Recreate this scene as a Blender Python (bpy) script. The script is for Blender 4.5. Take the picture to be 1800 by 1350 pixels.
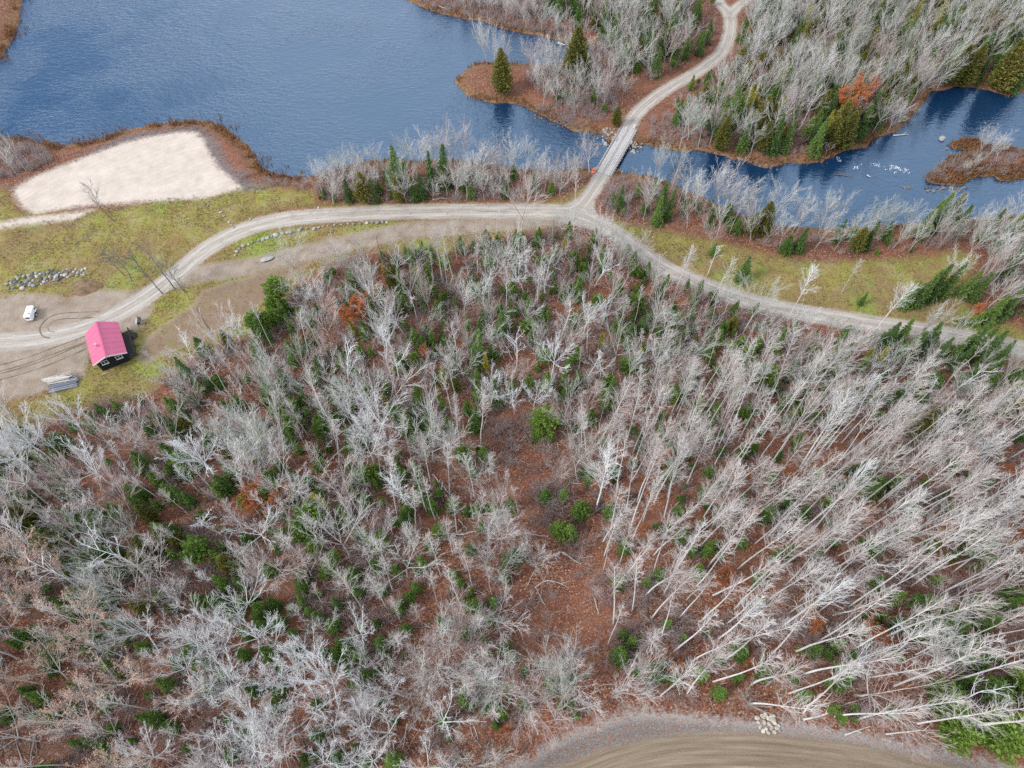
import bpy, math, random
import numpy as np

rng = np.random.default_rng(7)
random.seed(7)
scene = bpy.context.scene
for o in list(bpy.data.objects):
    bpy.data.objects.remove(o)
root_col = scene.collection

# ------------------------------------------------------------------ camera
CAM_H = 120.0
FPX = 1248.0                      # focal length in pixels of an 1800 px wide frame
NADIR = (915.0, 1440.0)           # where vertical lines meet
_d = np.array([NADIR[0] - 900, -(NADIR[1] - 675), -FPX]); _d /= np.linalg.norm(_d)
_up = -_d
_f = np.array([0, 0, -1.0]); _Y = _f - _f.dot(_up) * _up; _Y /= np.linalg.norm(_Y)
_X = np.cross(_Y, _up)
CR = np.array([_X, _Y, _up])
cam = bpy.data.cameras.new('camera')
cam.sensor_fit = 'HORIZONTAL'; cam.sensor_width = 36.0
cam.lens = FPX / 1800 * 36.0
cam.clip_start = 0.5; cam.clip_end = 6000
cam_ob = bpy.data.objects.new('camera', cam); root_col.objects.link(cam_ob)
from mathutils import Matrix, Vector
_m = Matrix.Identity(4)
for i in range(3):
    for j in range(3):
        _m[i][j] = CR[i][j]
_m[2][3] = CAM_H
cam_ob.matrix_world = _m
scene.camera = cam_ob

# ------------------------------------------------------------------ sky, sun, exposure
SUN_EL, SUN_AZ = math.radians(40), math.radians(-112)     # azimuth from +Y towards +X
world = bpy.data.worlds.new('World'); scene.world = world
world.use_nodes = True
wn, wl = world.node_tree.nodes, world.node_tree.links
wn.clear()
w_out = wn.new('ShaderNodeOutputWorld'); w_bg = wn.new('ShaderNodeBackground')
w_bg.inputs['Strength'].default_value = 0.105
sky = wn.new('ShaderNodeTexSky'); sky.sky_type = 'NISHITA'; sky.sun_disc = False
sky.sun_elevation = SUN_EL; sky.sun_rotation = SUN_AZ
sky.air_density = 1.6; sky.dust_density = 0.3; sky.ozone_density = 4.0
w_tc = wn.new('ShaderNodeTexCoord')
w_map = wn.new('ShaderNodeMapping'); w_map.inputs['Location'].default_value = (2.0, 0.9, 0.27)
w_map.inputs['Scale'].default_value = (1.0, 1.0, 1.6); w_map.inputs['Rotation'].default_value = (0, 0, math.radians(5))
w_noise = wn.new('ShaderNodeTexNoise'); w_noise.inputs['Scale'].default_value = 1.9
w_noise.inputs['Detail'].default_value = 6.0; w_noise.inputs['Roughness'].default_value = 0.55
w_ramp = wn.new('ShaderNodeValToRGB')
w_ramp.color_ramp.elements[0].position = 0.385; w_ramp.color_ramp.elements[0].color = (0, 0, 0, 1)
w_ramp.color_ramp.elements[1].position = 0.57; w_ramp.color_ramp.elements[1].color = (1, 1, 1, 1)
w_mix = wn.new('ShaderNodeMix'); w_mix.data_type = 'RGBA'
w_mix.inputs[7].default_value = (8.0, 8.6, 9.5, 1)
wl.new(w_tc.outputs['Generated'], w_map.inputs['Vector'])
wl.new(w_map.outputs['Vector'], w_noise.inputs['Vector'])
wl.new(w_noise.outputs['Fac'], w_ramp.inputs['Fac'])
wl.new(w_ramp.outputs['Color'], w_mix.inputs[0])
wl.new(sky.outputs['Color'], w_mix.inputs[6])
wl.new(w_mix.outputs[2], w_bg.inputs['Color'])
wl.new(w_bg.outputs['Background'], w_out.inputs['Surface'])

sun = bpy.data.lights.new('sun', 'SUN'); sun.energy = 2.0; sun.angle = math.radians(15)
sun.color = (1.0, 0.965, 0.91)
sun_ob = bpy.data.objects.new('sun', sun); root_col.objects.link(sun_ob)
_sd = Vector((math.cos(SUN_EL) * math.sin(SUN_AZ), math.cos(SUN_EL) * math.cos(SUN_AZ), math.sin(SUN_EL)))
sun_ob.rotation_euler = _sd.to_track_quat('Z', 'Y').to_euler()
sun_ob.location = (-100, 50, 200)

scene.view_settings.view_transform = 'Standard'
scene.view_settings.look = 'None'
scene.view_settings.gamma = 1.0
scene.view_settings.use_curve_mapping = False
scene.view_settings.exposure = 1.1
scene.render.engine = 'CYCLES'
scene.cycles.max_bounces = 5
scene.cycles.diffuse_bounces = 3
scene.cycles.glossy_bounces = 2
scene.cycles.use_denoising = False

# ------------------------------------------------------------------ terrain function and pixel helpers
WATER_Z = -1.0

def sstep(a, b, v):
    t = np.clip((v - a) / (b - a), 0, 1)
    return t * t * (3 - 2 * t)

def hill(x, y):
    t = np.clip((80 - y) / 78.0, 0, 1.25)
    t = np.where(t < 0.25, t * t * 2.0, t - 0.125) / 0.875
    a = 7.0 + 21.0 * sstep(-20, 50, x)
    back = 1 - 0.9 * sstep(20, 90, -y)
    return a * np.clip(t, 0, 1.2) * back

def at(x, y, z=0.0):
    w = CR @ np.array([x - 900.0, -(y - 675.0), -FPX])
    t = (CAM_H - z) / -w[2]
    return w[0] * t, w[1] * t

def ground_at(x, y, above=0.0):
    z = 0.0
    for _ in range(14):
        gx, gy = at(x, y, z + above)
        z = 0.5 * z + 0.5 * float(hill(np.array(gx), np.array(gy)))
    return gx, gy

def px(p):
    c = CR.T @ (np.array(p, float) - np.array([0, 0, CAM_H]))
    return 900 + FPX * c[0] / -c[2], 675 - FPX * c[1] / -c[2], -c[2]

def pix_poly(pts, z=0.0):
    return np.array([ground_at(p[0], p[1]) if z == 0.0 else at(p[0], p[1], z) for p in pts])

def seg_dist(P, pts, closed=False):
    """distance of points P (N,2) to a polyline, plus the signed side and the length along it"""
    pts = np.asarray(pts, float)
    if len(P) > 50:                       # only the points near the line need the full test
        lo, hi = pts.min(0) - 13, pts.max(0) + 13
        m = (P[:, 0] > lo[0]) & (P[:, 0] < hi[0]) & (P[:, 1] > lo[1]) & (P[:, 1] < hi[1])
        if m.mean() < 0.95:
            d = np.full(len(P), 30.0); s = np.zeros(len(P)); a = np.zeros(len(P))
            if m.any(): d[m], s[m], a[m] = seg_dist(P[m], pts, closed)
            return d, s, a
    A = pts if closed else pts[:-1]
    B = np.roll(pts, -1, 0) if closed else pts[1:]
    best = np.full(len(P), 1e9); side = np.zeros(len(P)); along = np.zeros(len(P)); s = 0.0
    for a, b in zip(A, B):
        ab = b - a; L2 = ab.dot(ab) + 1e-12; L = math.sqrt(L2)
        t = np.clip(((P - a) @ ab) / L2, 0, 1)
        q = P - (a + t[:, None] * ab)
        d = np.hypot(q[:, 0], q[:, 1])
        m = d < best
        best[m] = d[m]
        side[m] = np.sign(ab[0] * q[m, 1] - ab[1] * q[m, 0])
        along[m] = s + t[m] * L
        s += L
    return best, side, along

def inside(P, poly):
    x, y = P[:, 0], P[:, 1]
    r = np.zeros(len(P), bool)
    n = len(poly)
    for i in range(n):
        x1, y1 = poly[i]; x2, y2 = poly[(i + 1) % n]
        c = ((y1 > y) != (y2 > y)) & (x < (x2 - x1) * (y - y1) / (y2 - y1 + 1e-12) + x1)
        r ^= c
    return r

def sdf(P, poly):
    d, _, _ = seg_dist(P, poly, True)
    return np.where(inside(P, poly), d, -d)        # positive inside

def smooth_line(pts, n=6):
    pts = np.asarray(pts, float)
    out = []
    for i in range(len(pts) - 1):
        p0 = pts[max(i - 1, 0)]; p1 = pts[i]; p2 = pts[i + 1]; p3 = pts[min(i + 2, len(pts) - 1)]
        for k in range(n):
            t = k / n
            out.append(0.5 * ((2 * p1) + (-p0 + p2) * t + (2 * p0 - 5 * p1 + 4 * p2 - p3) * t * t + (-p0 + 3 * p1 - 3 * p2 + p3) * t ** 3))
    out.append(pts[-1])
    return np.array(out)

# ------------------------------------------------------------------ layout read off the photograph (pixels of the ground)
WATER = [(45, -70), (690, -70), (715, 0), (760, 20), (800, 30), (850, 38), (880, 50), (920, 58), (960, 66), (989, 72), (1003, 88),
         (995, 105), (978, 116), (940, 113), (907, 111), (880, 112), (855, 109), (835, 112), (822, 120), (808, 132), (801, 144),
         (807, 156), (824, 171), (855, 179), (891, 183), (918, 185), (935, 196), (967, 210), (993, 223), (1011, 231), (1040, 235),
         (1058, 238), (1068, 252), (1082, 252), (1106, 259), (1125, 262), (1131, 254), (1167, 259), (1200, 268), (1227, 264), (1267, 273), (1310, 284), (1347, 296), (1387, 286), (1417, 289),
         (1447, 284), (1487, 264), (1520, 260), (1537, 244), (1577, 233), (1600, 212), (1640, 161), (1680, 153), (1733, 157),
         (1767, 167), (1800, 163), (1950, 170), (1950, 372), (1810, 374), (1720, 384), (1620, 394), (1520, 400), (1430, 402), (1360, 394),
         (1300, 376), (1250, 352), (1190, 328), (1140, 310), (1103, 304), (1050, 299), (1020, 297), (980, 300), (930, 298),
         (880, 292), (830, 285), (780, 281), (720, 284), (660, 281), (620, 290), (595, 300), (560, 308), (520, 312), (480, 305), (458, 292),
         (445, 272), (438, 255), (415, 240), (395, 225), (375, 216), (355, 211), (310, 216), (270, 217), (225, 227), (190, 241),
         (150, 251), (110, 256), (80, 251), (50, 246), (20, 242), (-10, 246), (-120, 262), (-120, 140), (0, 106), (15, 80), (30, 55), (35, 20), (38, 0)]
ISLAND = [(1629, 311), (1646, 293), (1665, 276), (1684, 272), (1712, 262), (1736, 256), (1755, 254), (1779, 262), (1810, 262), (1840, 264), (1850, 285),
          (1820, 308), (1785, 318), (1755, 317), (1745, 311), (1725, 311), (1712, 314), (1700, 322), (1680, 327), (1655, 326), (1635, 321)]
ISLET = [(1664, 251), (1690, 245), (1715, 246), (1731, 256), (1722, 263), (1700, 263), (1678, 262)]
ROAD_MAIN = [(-140, 625), (-40, 606), (30, 600), (100, 590), (170, 569), (225, 541), (270, 512), (310, 481), (345, 451), (380, 427), (420, 407), (465, 392), (520, 383), (600, 377),
             (700, 373), (800, 371), (900, 371), (970, 372), (1020, 373)]
ROAD_NORTH = [(985, 373), (1015, 366), (1036, 343), (1055, 314), (1075, 280), (1098, 240), (1114, 207), (1140, 180), (1180, 152), (1220, 130), (1251, 108),
              (1271, 88), (1281, 64), (1284, 40), (1278, 20), (1262, 2), (1240, -40), (1220, -90)]
ROAD_SPUR = [(1282, 30), (1296, 12), (1320, -8), (1360, -50)]
ROAD_EAST = [(960, 373), (1005, 374), (1040, 386), (1090, 416), (1130, 446), (1170, 472), (1210, 490), (1260, 510), (1320, 530), (1400, 548), (1480, 561), (1560, 573),
             (1640, 585), (1700, 595), (1760, 606), (1830, 622), (1950, 652), (2100, 690)]
GORE = [(958, 364), (992, 357), (1018, 344), (1034, 326), (1056, 322), (1050, 345), (1046, 368), (1060, 385), (1085, 404), (1070, 412), (1035, 404), (1000, 396), (960, 384)]
TRACK = [(310, 492), (350, 482), (390, 476), (440, 468), (500, 454), (560, 439), (620, 425), (680, 412), (740, 403), (800, 398), (860, 393), (920, 388), (985, 383)]
LOT = [(-140, 515), (0, 522), (40, 515), (80, 517), (120, 524), (150, 515), (185, 508), (230, 512), (275, 500), (268, 545), (250, 575), (215, 588), (165, 602), (152, 640), (148, 664),
       (100, 668), (66, 694), (0, 704), (-140, 722)]
RUTS = [(240, 628), (262, 592), (300, 562), (338, 536), (356, 512), (420, 492), (500, 467), (560, 450), (535, 470), (498, 494), (482, 516), (440, 546), (390, 580), (340, 602), (285, 624), (255, 640)]
SAND = [(22, 332), (60, 310), (110, 290), (170, 268), (220, 250), (270, 238), (320, 231), (347, 233), (358, 247), (368, 268), (380, 287), (396, 306), (415, 319),
        (425, 331), (390, 341), (350, 350), (290, 353), (230, 356), (160, 361), (100, 369), (60, 376), (40, 366), (28, 350)]
SAND_STRIP = [(-60, 398), (0, 391), (50, 381), (130, 373), (165, 369), (130, 386), (80, 391), (40, 396), (0, 403), (-60, 412)]
GREYBAND = [(300, 225), (350, 222), (385, 250), (400, 285), (430, 315), (470, 330), (430, 337), (400, 320), (370, 290), (352, 250), (320, 238), (240, 248), (170, 276), (140, 276), (230, 236)]
GRASS = [
    [(-140, 330), (10, 335), (30, 372), (160, 372), (425, 329), (470, 328), (552, 336), (556, 358), (480, 374), (420, 398), (370, 428), (330, 452), (290, 482),
     (250, 515), (205, 528), (120, 522), (0, 526), (-140, 526)],
    [(322, 492), (352, 462), (385, 434), (420, 413), (470, 401), (540, 395), (640, 389), (760, 384), (880, 383), (960, 381), (900, 389), (800, 394), (700, 403), (600, 423), (520, 444), (450, 462), (385, 472), (340, 486)],
    [(1000, 398), (960, 402), (900, 408), (850, 428), (780, 448), (700, 448), (640, 440), (560, 475), (520, 500), (500, 540), (475, 575), (400, 600), (340, 622), (300, 650),
     (250, 697), (180, 708), (100, 728), (40, 752), (-140, 800), (-140, 722), (60, 697), (140, 667), (170, 600), (225, 560), (280, 520), (310, 495), (360, 488), (440, 474), (520, 458), (640, 430), (760, 410), (880, 398)],
    [(1055, 378), (1100, 396), (1160, 404), (1200, 414), (1260, 426), (1330, 442), (1400, 457), (1450, 462), (1520, 457), (1600, 456), (1680, 441), (1715, 450), (1700, 490),
     (1690, 525), (1720, 555), (1800, 578), (1900, 600), (1950, 640), (1800, 612), (1700, 586), (1560, 563), (1480, 552), (1400, 540), (1320, 522), (1260, 500), (1210, 480), (1170, 462), (1130, 434), (1090, 405)],
    [(556, 358), (640, 360), (800, 360), (940, 359), (1000, 345), (1022, 328), (1034, 332), (1015, 352), (985, 364), (940, 366), (800, 366), (640, 368), (560, 372)],
]
LOW_ROAD = [(860, 1420), (940, 1360), (1010, 1336), (1080, 1311), (1150, 1294), (1230, 1287), (1330, 1288), (1420, 1295), (1520, 1310), (1620, 1331), (1700, 1351), (1780, 1372), (1900, 1400), (2050, 1430)]
LOW_VERGE = [(800, 1400), (880, 1352), (930, 1333), (960, 1310), (1010, 1285), (1070, 1262), (1130, 1250), (1200, 1255), (1290, 1264), (1400, 1272), (1500, 1288), (1600, 1306), (1700, 1326), (1800, 1350), (1950, 1385), (2050, 1400)]
CLEARING = [(870, 700), (930, 690), (995, 730), (995, 800), (1045, 880), (1048, 1000), (1046, 1180), (970, 1170), (870, 1120), (895, 1010), (935, 880), (890, 830), (850, 785)]

G_WATER = pix_poly(WATER, WATER_Z)
G_ISLAND = pix_poly(ISLAND, WATER_Z); G_ISLET = pix_poly(ISLET, WATER_Z)
G_MAIN = smooth_line(pix_poly(ROAD_MAIN)); G_NORTH = smooth_line(pix_poly(ROAD_NORTH)); G_SPUR = smooth_line(pix_poly(ROAD_SPUR))
G_EAST = smooth_line(pix_poly(ROAD_EAST)); G_GORE = pix_poly(GORE); G_TRACK = smooth_line(pix_poly(TRACK))
G_LOT = pix_poly(LOT); G_RUTS = pix_poly(RUTS); G_SAND = pix_poly(SAND); G_STRIP = pix_poly(SAND_STRIP); G_GREY = pix_poly(GREYBAND)
G_GRASS = [pix_poly(g) for g in GRASS]
G_LOWLINE = smooth_line(pix_poly(LOW_ROAD)); G_VERGELINE = smooth_line(pix_poly(LOW_VERGE))
_tail = np.array([[G_LOWLINE[-1][0], -60.0], [G_LOWLINE[0][0], -60.0]])
G_LOW = np.vstack([G_LOWLINE, _tail])
G_VERGE = np.vstack([G_VERGELINE, np.array([[G_VERGELINE[-1][0], -60.0], [G_VERGELINE[0][0], -60.0]])])
G_CLEAR = pix_poly(CLEARING)

def vnoise(x, y, s, seed=0):
    """cheap smooth value noise in [-1, 1]"""
    x = x / s; y = y / s
    xi = np.floor(x).astype(np.int64); yi = np.floor(y).astype(np.int64)
    fx = x - xi; fy = y - yi
    fx = fx * fx * (3 - 2 * fx); fy = fy * fy * (3 - 2 * fy)
    def h(a, b):
        n = (a * 374761393 + b * 668265263 + seed * 974634777) & 0x7fffffff
        n = ((n ^ (n >> 13)) * 1274126177) & 0x7fffffff
        return ((n ^ (n >> 16)) & 0xffff) / 32767.5 - 1
    return (h(xi, yi) * (1 - fx) + h(xi + 1, yi) * fx) * (1 - fy) + (h(xi, yi + 1) * (1 - fx) + h(xi + 1, yi + 1) * fx) * fy

def land_sd(P):
    """signed distance to the shore: positive on land"""
    w = -sdf(P, G_WATER)
    w = np.maximum(w, sdf(P, G_ISLAND)); w = np.maximum(w, sdf(P, G_ISLET))
    return w + 0.35 * vnoise(P[:, 0], P[:, 1], 2.3, 5) + 0.2 * vnoise(P[:, 0], P[:, 1], 0.9, 6)

def fields(P):
    x, y = P[:, 0], P[:, 1]
    F = {}
    near = y > 60
    F['land'] = np.full(len(P), 50.0); F['land'][near] = land_sd(P[near])
    dm, sm, am = seg_dist(P, G_MAIN); dn, sn, an = seg_dist(P, G_NORTH); de, se, ae = seg_dist(P, G_EAST); ds, ss, as_ = seg_dist(P, G_SPUR)
    hw = np.stack([2.4 - dm, 1.95 - dn, 2.25 - de, 1.6 - ds])
    k = hw.argmax(0); best = hw.max(0)
    lat = np.choose(k, [dm * sm / 2.4, dn * sn / 1.95, de * se / 2.25, ds * ss / 1.6])
    F['road'] = np.maximum(best, sdf(P, G_GORE) - 0.3)
    F['lat'] = np.clip(lat, -1.5, 1.5); F['along'] = np.choose(k, [am, an, ae, as_])
    dt, st, at_ = seg_dist(P, G_TRACK)
    F['track'] = np.maximum(np.maximum(2.6 - dt, sdf(P, G_LOT)), sdf(P, G_RUTS))
    F['tlat'] = np.clip(dt * st / 1.75, -1.5, 1.5)
    F['sand'] = np.maximum(sdf(P, G_SAND), sdf(P, G_STRIP))
    F['grey'] = sdf(P, G_GREY)
    F['grass'] = np.max(np.stack([sdf(P, g) for g in G_GRASS]), 0)
    F['low'] = sdf(P, G_LOW); F['verge'] = sdf(P, G_VERGE)
    F['clear'] = sdf(P, G_CLEAR)
    return F

def height_from(P, F):
    x, y = P[:, 0], P[:, 1]
    land = F['land']
    z = hill(x, y)
    rough = 0.28 * vnoise(x, y, 9, 1) + 0.12 * vnoise(x, y, 3.1, 2) + 0.05 * vnoise(x, y, 1.2, 3)
    flat = np.clip(np.maximum.reduce([F['road'], F['track'], F['sand'], F['low']]) / 2.0 + 0.9, 0, 1)
    z = z + rough * (1 - 0.85 * flat) + 0.03 * vnoise(x, y, 1.5, 9) * flat
    bank = sstep(0, 5.5, land)
    z = np.where(land > 0, (WATER_Z + 0.02 + 0.25 * np.minimum(land, 1)) * (1 - bank) + z * bank, WATER_Z - 0.05 + np.maximum(land, -6) * 0.28)
    # road body: keep level up to the bridge
    r = sstep(-1.8, 0.4, F['road']) * np.where(land > -0.3, 1, 0)
    z = z * (1 - r) + (0.0 + 0.05 * np.clip(1 - np.abs(F['lat']), 0, 1)) * r * (y > 60) + z * r * (y <= 60)
    # low road cut into the hill foot
    v = sstep(0.0, 2.5, F['verge']); z = z - 0.5 * v
    return z

def ground_z(x, y):
    P = np.array([[x, y]], float)
    return float(height_from(P, fields(P))[0])

# ------------------------------------------------------------------ materials
def new_mat(name):
    m = bpy.data.materials.new(name); m.use_nodes = True
    nt = m.node_tree; nt.nodes.clear()
    out = nt.nodes.new('ShaderNodeOutputMaterial'); b = nt.nodes.new('ShaderNodeBsdfPrincipled')
    nt.links.new(b.outputs[0], out.inputs[0])
    return m, nt, b

class NT:
    """small helper for writing node graphs"""
    def __init__(self, nt): self.nt = nt
    def node(self, t, **kw):
        n = self.nt.nodes.new(t)
        for k, v in kw.items(): setattr(n, k, v)
        return n
    def link(self, a, b): self.nt.links.new(a, b)
    def val(self, s, v):
        if hasattr(v, 'is_output'): self.link(v, s)
        else: s.default_value = v
    def math(self, op, a, b=0.0, c=0.0, clamp=False):
        n = self.node('ShaderNodeMath', operation=op, use_clamp=clamp)
        self.val(n.inputs[0], a); self.val(n.inputs[1], b); self.val(n.inputs[2], c)
        return n.outputs[0]
    def attr(self, name): return self.node('ShaderNodeAttribute', attribute_name=name).outputs['Fac']
    def noise(self, vec, scale, detail=3.0, rough=0.55, col=False):
        n = self.node('ShaderNodeTexNoise'); n.inputs['Scale'].default_value = scale
        n.inputs['Detail'].default_value = detail; n.inputs['Roughness'].default_value = rough
        if vec is not None: self.link(vec, n.inputs['Vector'])
        return n.outputs['Color' if col else 'Fac']
    def mix(self, f, a, b):
        n = self.node('ShaderNodeMix', data_type='RGBA')
        self.val(n.inputs[0], f)
        self.val(n.inputs[6], a if hasattr(a, 'is_output') else (*a, 1)); self.val(n.inputs[7], b if hasattr(b, 'is_output') else (*b, 1))
        return n.outputs[2]
    def ramp(self, f, stops):
        n = self.node('ShaderNodeValToRGB'); cr = n.color_ramp
        while len(cr.elements) < len(stops): cr.elements.new(0.5)
        for e, (p, c) in zip(cr.elements, stops): e.position = p; e.color = (*c, 1)
        self.link(f, n.inputs[0]); return n.outputs[0]
    def map(self, v, a, b, c=0.0, d=1.0):
        n = self.node('ShaderNodeMapRange', clamp=True); self.val(n.inputs[0], v)
        n.inputs[1].default_value = a; n.inputs[2].default_value = b; n.inputs[3].default_value = c; n.inputs[4].default_value = d
        return n.outputs[0]
    def bump(self, h, bsdf, strength, dist):
        n = self.node('ShaderNodeBump'); n.inputs['Strength'].default_value = strength; n.inputs['Distance'].default_value = dist
        self.link(h, n.inputs['Height']); self.link(n.outputs[0], bsdf.inputs['Normal'])

def ground_material():
    m, nt, b = new_mat('ground'); g = NT(nt)
    pos = g.node('ShaderNodeNewGeometry').outputs['Position']
    n05 = g.noise(pos, 0.06, 4, 0.6); n2 = g.noise(pos, 0.35, 4); n3 = g.noise(pos, 1.4, 4, 0.65); n4 = g.noise(pos, 5.0, 3, 0.7)
    vor = g.node('ShaderNodeTexVoronoi'); vor.inputs['Scale'].default_value = 5.5; g.link(pos, vor.inputs['Vector'])
    cell = g.node('ShaderNodeSeparateColor'); g.link(vor.outputs['Color'], cell.inputs[0])
    leaf_r = cell.outputs[0]; leaf_g = cell.outputs[1]
    # fallen leaves
    litter = g.ramp(leaf_r, [(0.0, (0.058, 0.024, 0.018)), (0.35, (0.112, 0.045, 0.030)), (0.7, (0.185, 0.078, 0.048)), (0.93, (0.27, 0.13, 0.072)), (1.0, (0.38, 0.27, 0.20))])
    litter = g.mix(g.map(n2, 0.5, 0.72, 0, 0.65), litter, (0.155, 0.108, 0.080))
    litter = g.mix(g.map(n05, 0.45, 0.66, 0, 0.6), litter, (0.215, 0.085, 0.048))
    litter = g.mix(g.map(n3, 0.58, 0.75, 0, 0.55), litter, (0.055, 0.040, 0.028))
    moss = g.math('MULTIPLY', g.map(g.noise(pos, 0.16, 4), 0.6, 0.72), g.map(n3, 0.45, 0.6))
    litter = g.mix(g.math('MULTIPLY', moss, 0.55), litter, (0.07, 0.085, 0.025))
    # grass
    gr = g.ramp(g.noise(pos, 0.11, 4, 0.6), [(0.3, (0.165, 0.105, 0.040)), (0.44, (0.205, 0.165, 0.048)), (0.58, (0.21, 0.205, 0.042)), (0.74, (0.16, 0.225, 0.035))])
    gr = g.mix(g.map(n2, 0.46, 0.66, 0, 0.85), gr, (0.20, 0.125, 0.060))
    gr = g.mix(g.map(g.noise(pos, 0.22, 5, 0.65), 0.5, 0.62, 0, 0.75), gr, (0.235, 0.185, 0.095))
    gr = g.mix(g.map(g.noise(pos, 0.06, 5, 0.65), 0.5, 0.6, 0, 0.7), gr, (0.19, 0.118, 0.062))
    gr = g.mix(g.map(g.noise(pos, 0.075, 4, 0.6), 0.56, 0.66, 0, 0.65), gr, (0.15, 0.235, 0.035))
    gr = g.mix(g.map(n3, 0.52, 0.68, 0, 0.7), gr, (0.115, 0.085, 0.035))
    gr = g.mix(g.map(n4, 0.5, 0.75, 0, 0.5), gr, (0.30, 0.28, 0.10))
    # verge, brown road
    vg = g.ramp(n4, [(0.3, (0.075, 0.063, 0.055)), (0.55, (0.155, 0.14, 0.13)), (0.75, (0.25, 0.235, 0.225))])
    vg = g.mix(g.map(n3, 0.55, 0.7, 0, 0.7), vg, (0.15, 0.075, 0.055))
    vg = g.mix(g.map(leaf_g, 0.80, 0.84, 0, 0.8), vg, (0.21, 0.085, 0.055))
    vg = g.mix(g.map(g.attr('verge'), 0.2, 1.4, 0.5, 0), vg, (0.36, 0.345, 0.325))
    # dirt track and lot
    tl = g.math('ABSOLUTE', g.attr('tlat'))
    dirt = g.ramp(g.math('ADD', g.math('MULTIPLY', n2, 0.6), g.math('MULTIPLY', n4, 0.4)), [(0.3, (0.155, 0.11, 0.078)), (0.5, (0.255, 0.20, 0.155)), (0.7, (0.33, 0.275, 0.225))])
    dirt = g.mix(g.map(n3, 0.55, 0.75, 0, 0.5), dirt, (0.155, 0.105, 0.07))
    dirt = g.mix(g.math('MULTIPLY', g.attr('rutty'), 0.75), dirt, g.mix(n3, (0.10, 0.058, 0.034), (0.25, 0.165, 0.10)))
    dirt = g.mix(g.math('MULTIPLY', g.attr('rutty'), g.map(g.noise(pos, 0.3, 5, 0.7), 0.54, 0.64, 0, 0.6)), dirt, gr)
    dirt = g.mix(g.map(g.noise(pos, 0.14, 5, 0.65), 0.55, 0.7, 0, 0.5), dirt, (0.17, 0.125, 0.085))
    # gravel road: paler wheel tracks
    la = g.math('ABSOLUTE', g.attr('lat'))
    wheel = g.math('SUBTRACT', 1.0, g.math('MULTIPLY', g.math('ABSOLUTE', g.math('SUBTRACT', la, 0.45)), 4.5), clamp=True)
    cmb = g.node('ShaderNodeCombineXYZ'); g.link(g.math('MULTIPLY', g.attr('lat'), 2.4), cmb.inputs[0]); g.link(g.math('MULTIPLY', g.attr('along'), 0.05), cmb.inputs[1])
    streak = g.noise(cmb.outputs[0], 3.0, 4, 0.6)
    grv = g.ramp(g.math('ADD', g.math('MULTIPLY', n4, 0.35), g.math('MULTIPLY', streak, 0.65)), [(0.32, (0.17, 0.142, 0.116)), (0.5, (0.29, 0.252, 0.215)), (0.68, (0.41, 0.37, 0.33))])
    grv = g.mix(g.math('MULTIPLY', wheel, 0.42), grv, (0.46, 0.425, 0.385))
    grv = g.mix(g.map(n2, 0.55, 0.72, 0, 0.5), grv, (0.20, 0.163, 0.132))
    grv = g.mix(g.map(g.noise(pos, 0.8, 3, 0.5), 0.64, 0.72, 0, 0.5), grv, (0.15, 0.12, 0.10))
    # brown road at the hill foot, graded in streaks along its run
    cl = g.node('ShaderNodeCombineXYZ'); g.link(g.math('MULTIPLY', g.attr('lowd'), 1.1), cl.inputs[0]); g.link(g.math('MULTIPLY', g.attr('lowa'), 0.05), cl.inputs[1])
    br = g.ramp(g.math('ADD', g.math('MULTIPLY', g.noise(cl.outputs[0], 1.9, 5, 0.65), 0.8), g.math('MULTIPLY', n4, 0.2)),
                [(0.35, (0.115, 0.084, 0.057)), (0.5, (0.165, 0.125, 0.088)), (0.62, (0.205, 0.16, 0.118)), (0.7, (0.29, 0.24, 0.187))])
    # sand
    snd = g.ramp(g.math('ADD', g.math('MULTIPLY', n2, 0.6), g.math('MULTIPLY', n4, 0.4)), [(0.3, (0.33, 0.272, 0.222)), (0.55, (0.42, 0.355, 0.30)), (0.75, (0.47, 0.41, 0.352))])
    snd = g.mix(g.map(g.noise(pos, 0.7, 5, 0.7), 0.63, 0.72, 0, 0.45), snd, (0.33, 0.25, 0.18))
    wv = g.node('ShaderNodeTexWave', wave_type='RINGS', rings_direction='Z'); wv.inputs['Scale'].default_value = 0.20; wv.inputs['Distortion'].default_value = 9.0; wv.inputs['Detail'].default_value = 2.0; wv.inputs['Detail Scale'].default_value = 0.35
    g.link(pos, wv.inputs['Vector'])
    snd = g.mix(g.map(wv.outputs['Fac'], 0.9, 0.99, 0, 0.3), snd, (0.31, 0.25, 0.20))
    snd = g.mix(g.map(g.noise(pos, 0.12, 4, 0.6), 0.5, 0.7, 0, 0.5), snd, (0.50, 0.43, 0.37))
    bed = g.mix(n3, (0.012, 0.016, 0.016), (0.035, 0.032, 0.025))
    jit = g.math('ADD', g.math('MULTIPLY', g.math('SUBTRACT', n3, 0.5), 2.2), g.math('MULTIPLY', g.math('SUBTRACT', n4, 0.5), 1.1))
    jit2 = g.math('MULTIPLY', jit, 0.45)
    def w(name, soft, j): return g.map(g.math('ADD', g.attr(name), j), -soft, soft)
    col = g.mix(w('grass', 1.3, g.math('MULTIPLY', jit, 2.0)), litter, gr)
    col = g.mix(w('verge', 0.9, g.math('MULTIPLY', jit, 2.4)), col, vg)
    shore = g.map(g.math('ADD', g.attr('land'), jit), 4.0, 1.0)
    shorec = g.ramp(n3, [(0.3, (0.07, 0.04, 0.03)), (0.5, (0.16, 0.085, 0.045)), (0.7, (0.25, 0.15, 0.07))])
    col = g.mix(shore, col, shorec)
    col = g.mix(g.math('MULTIPLY', w('grey', 1.2, g.math('MULTIPLY', jit, 2.5)), 0.75), col, g.mix(n4, (0.07, 0.065, 0.065), (0.21, 0.20, 0.20)))
    col = g.mix(w('track', 0.7, jit), col, dirt)
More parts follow.
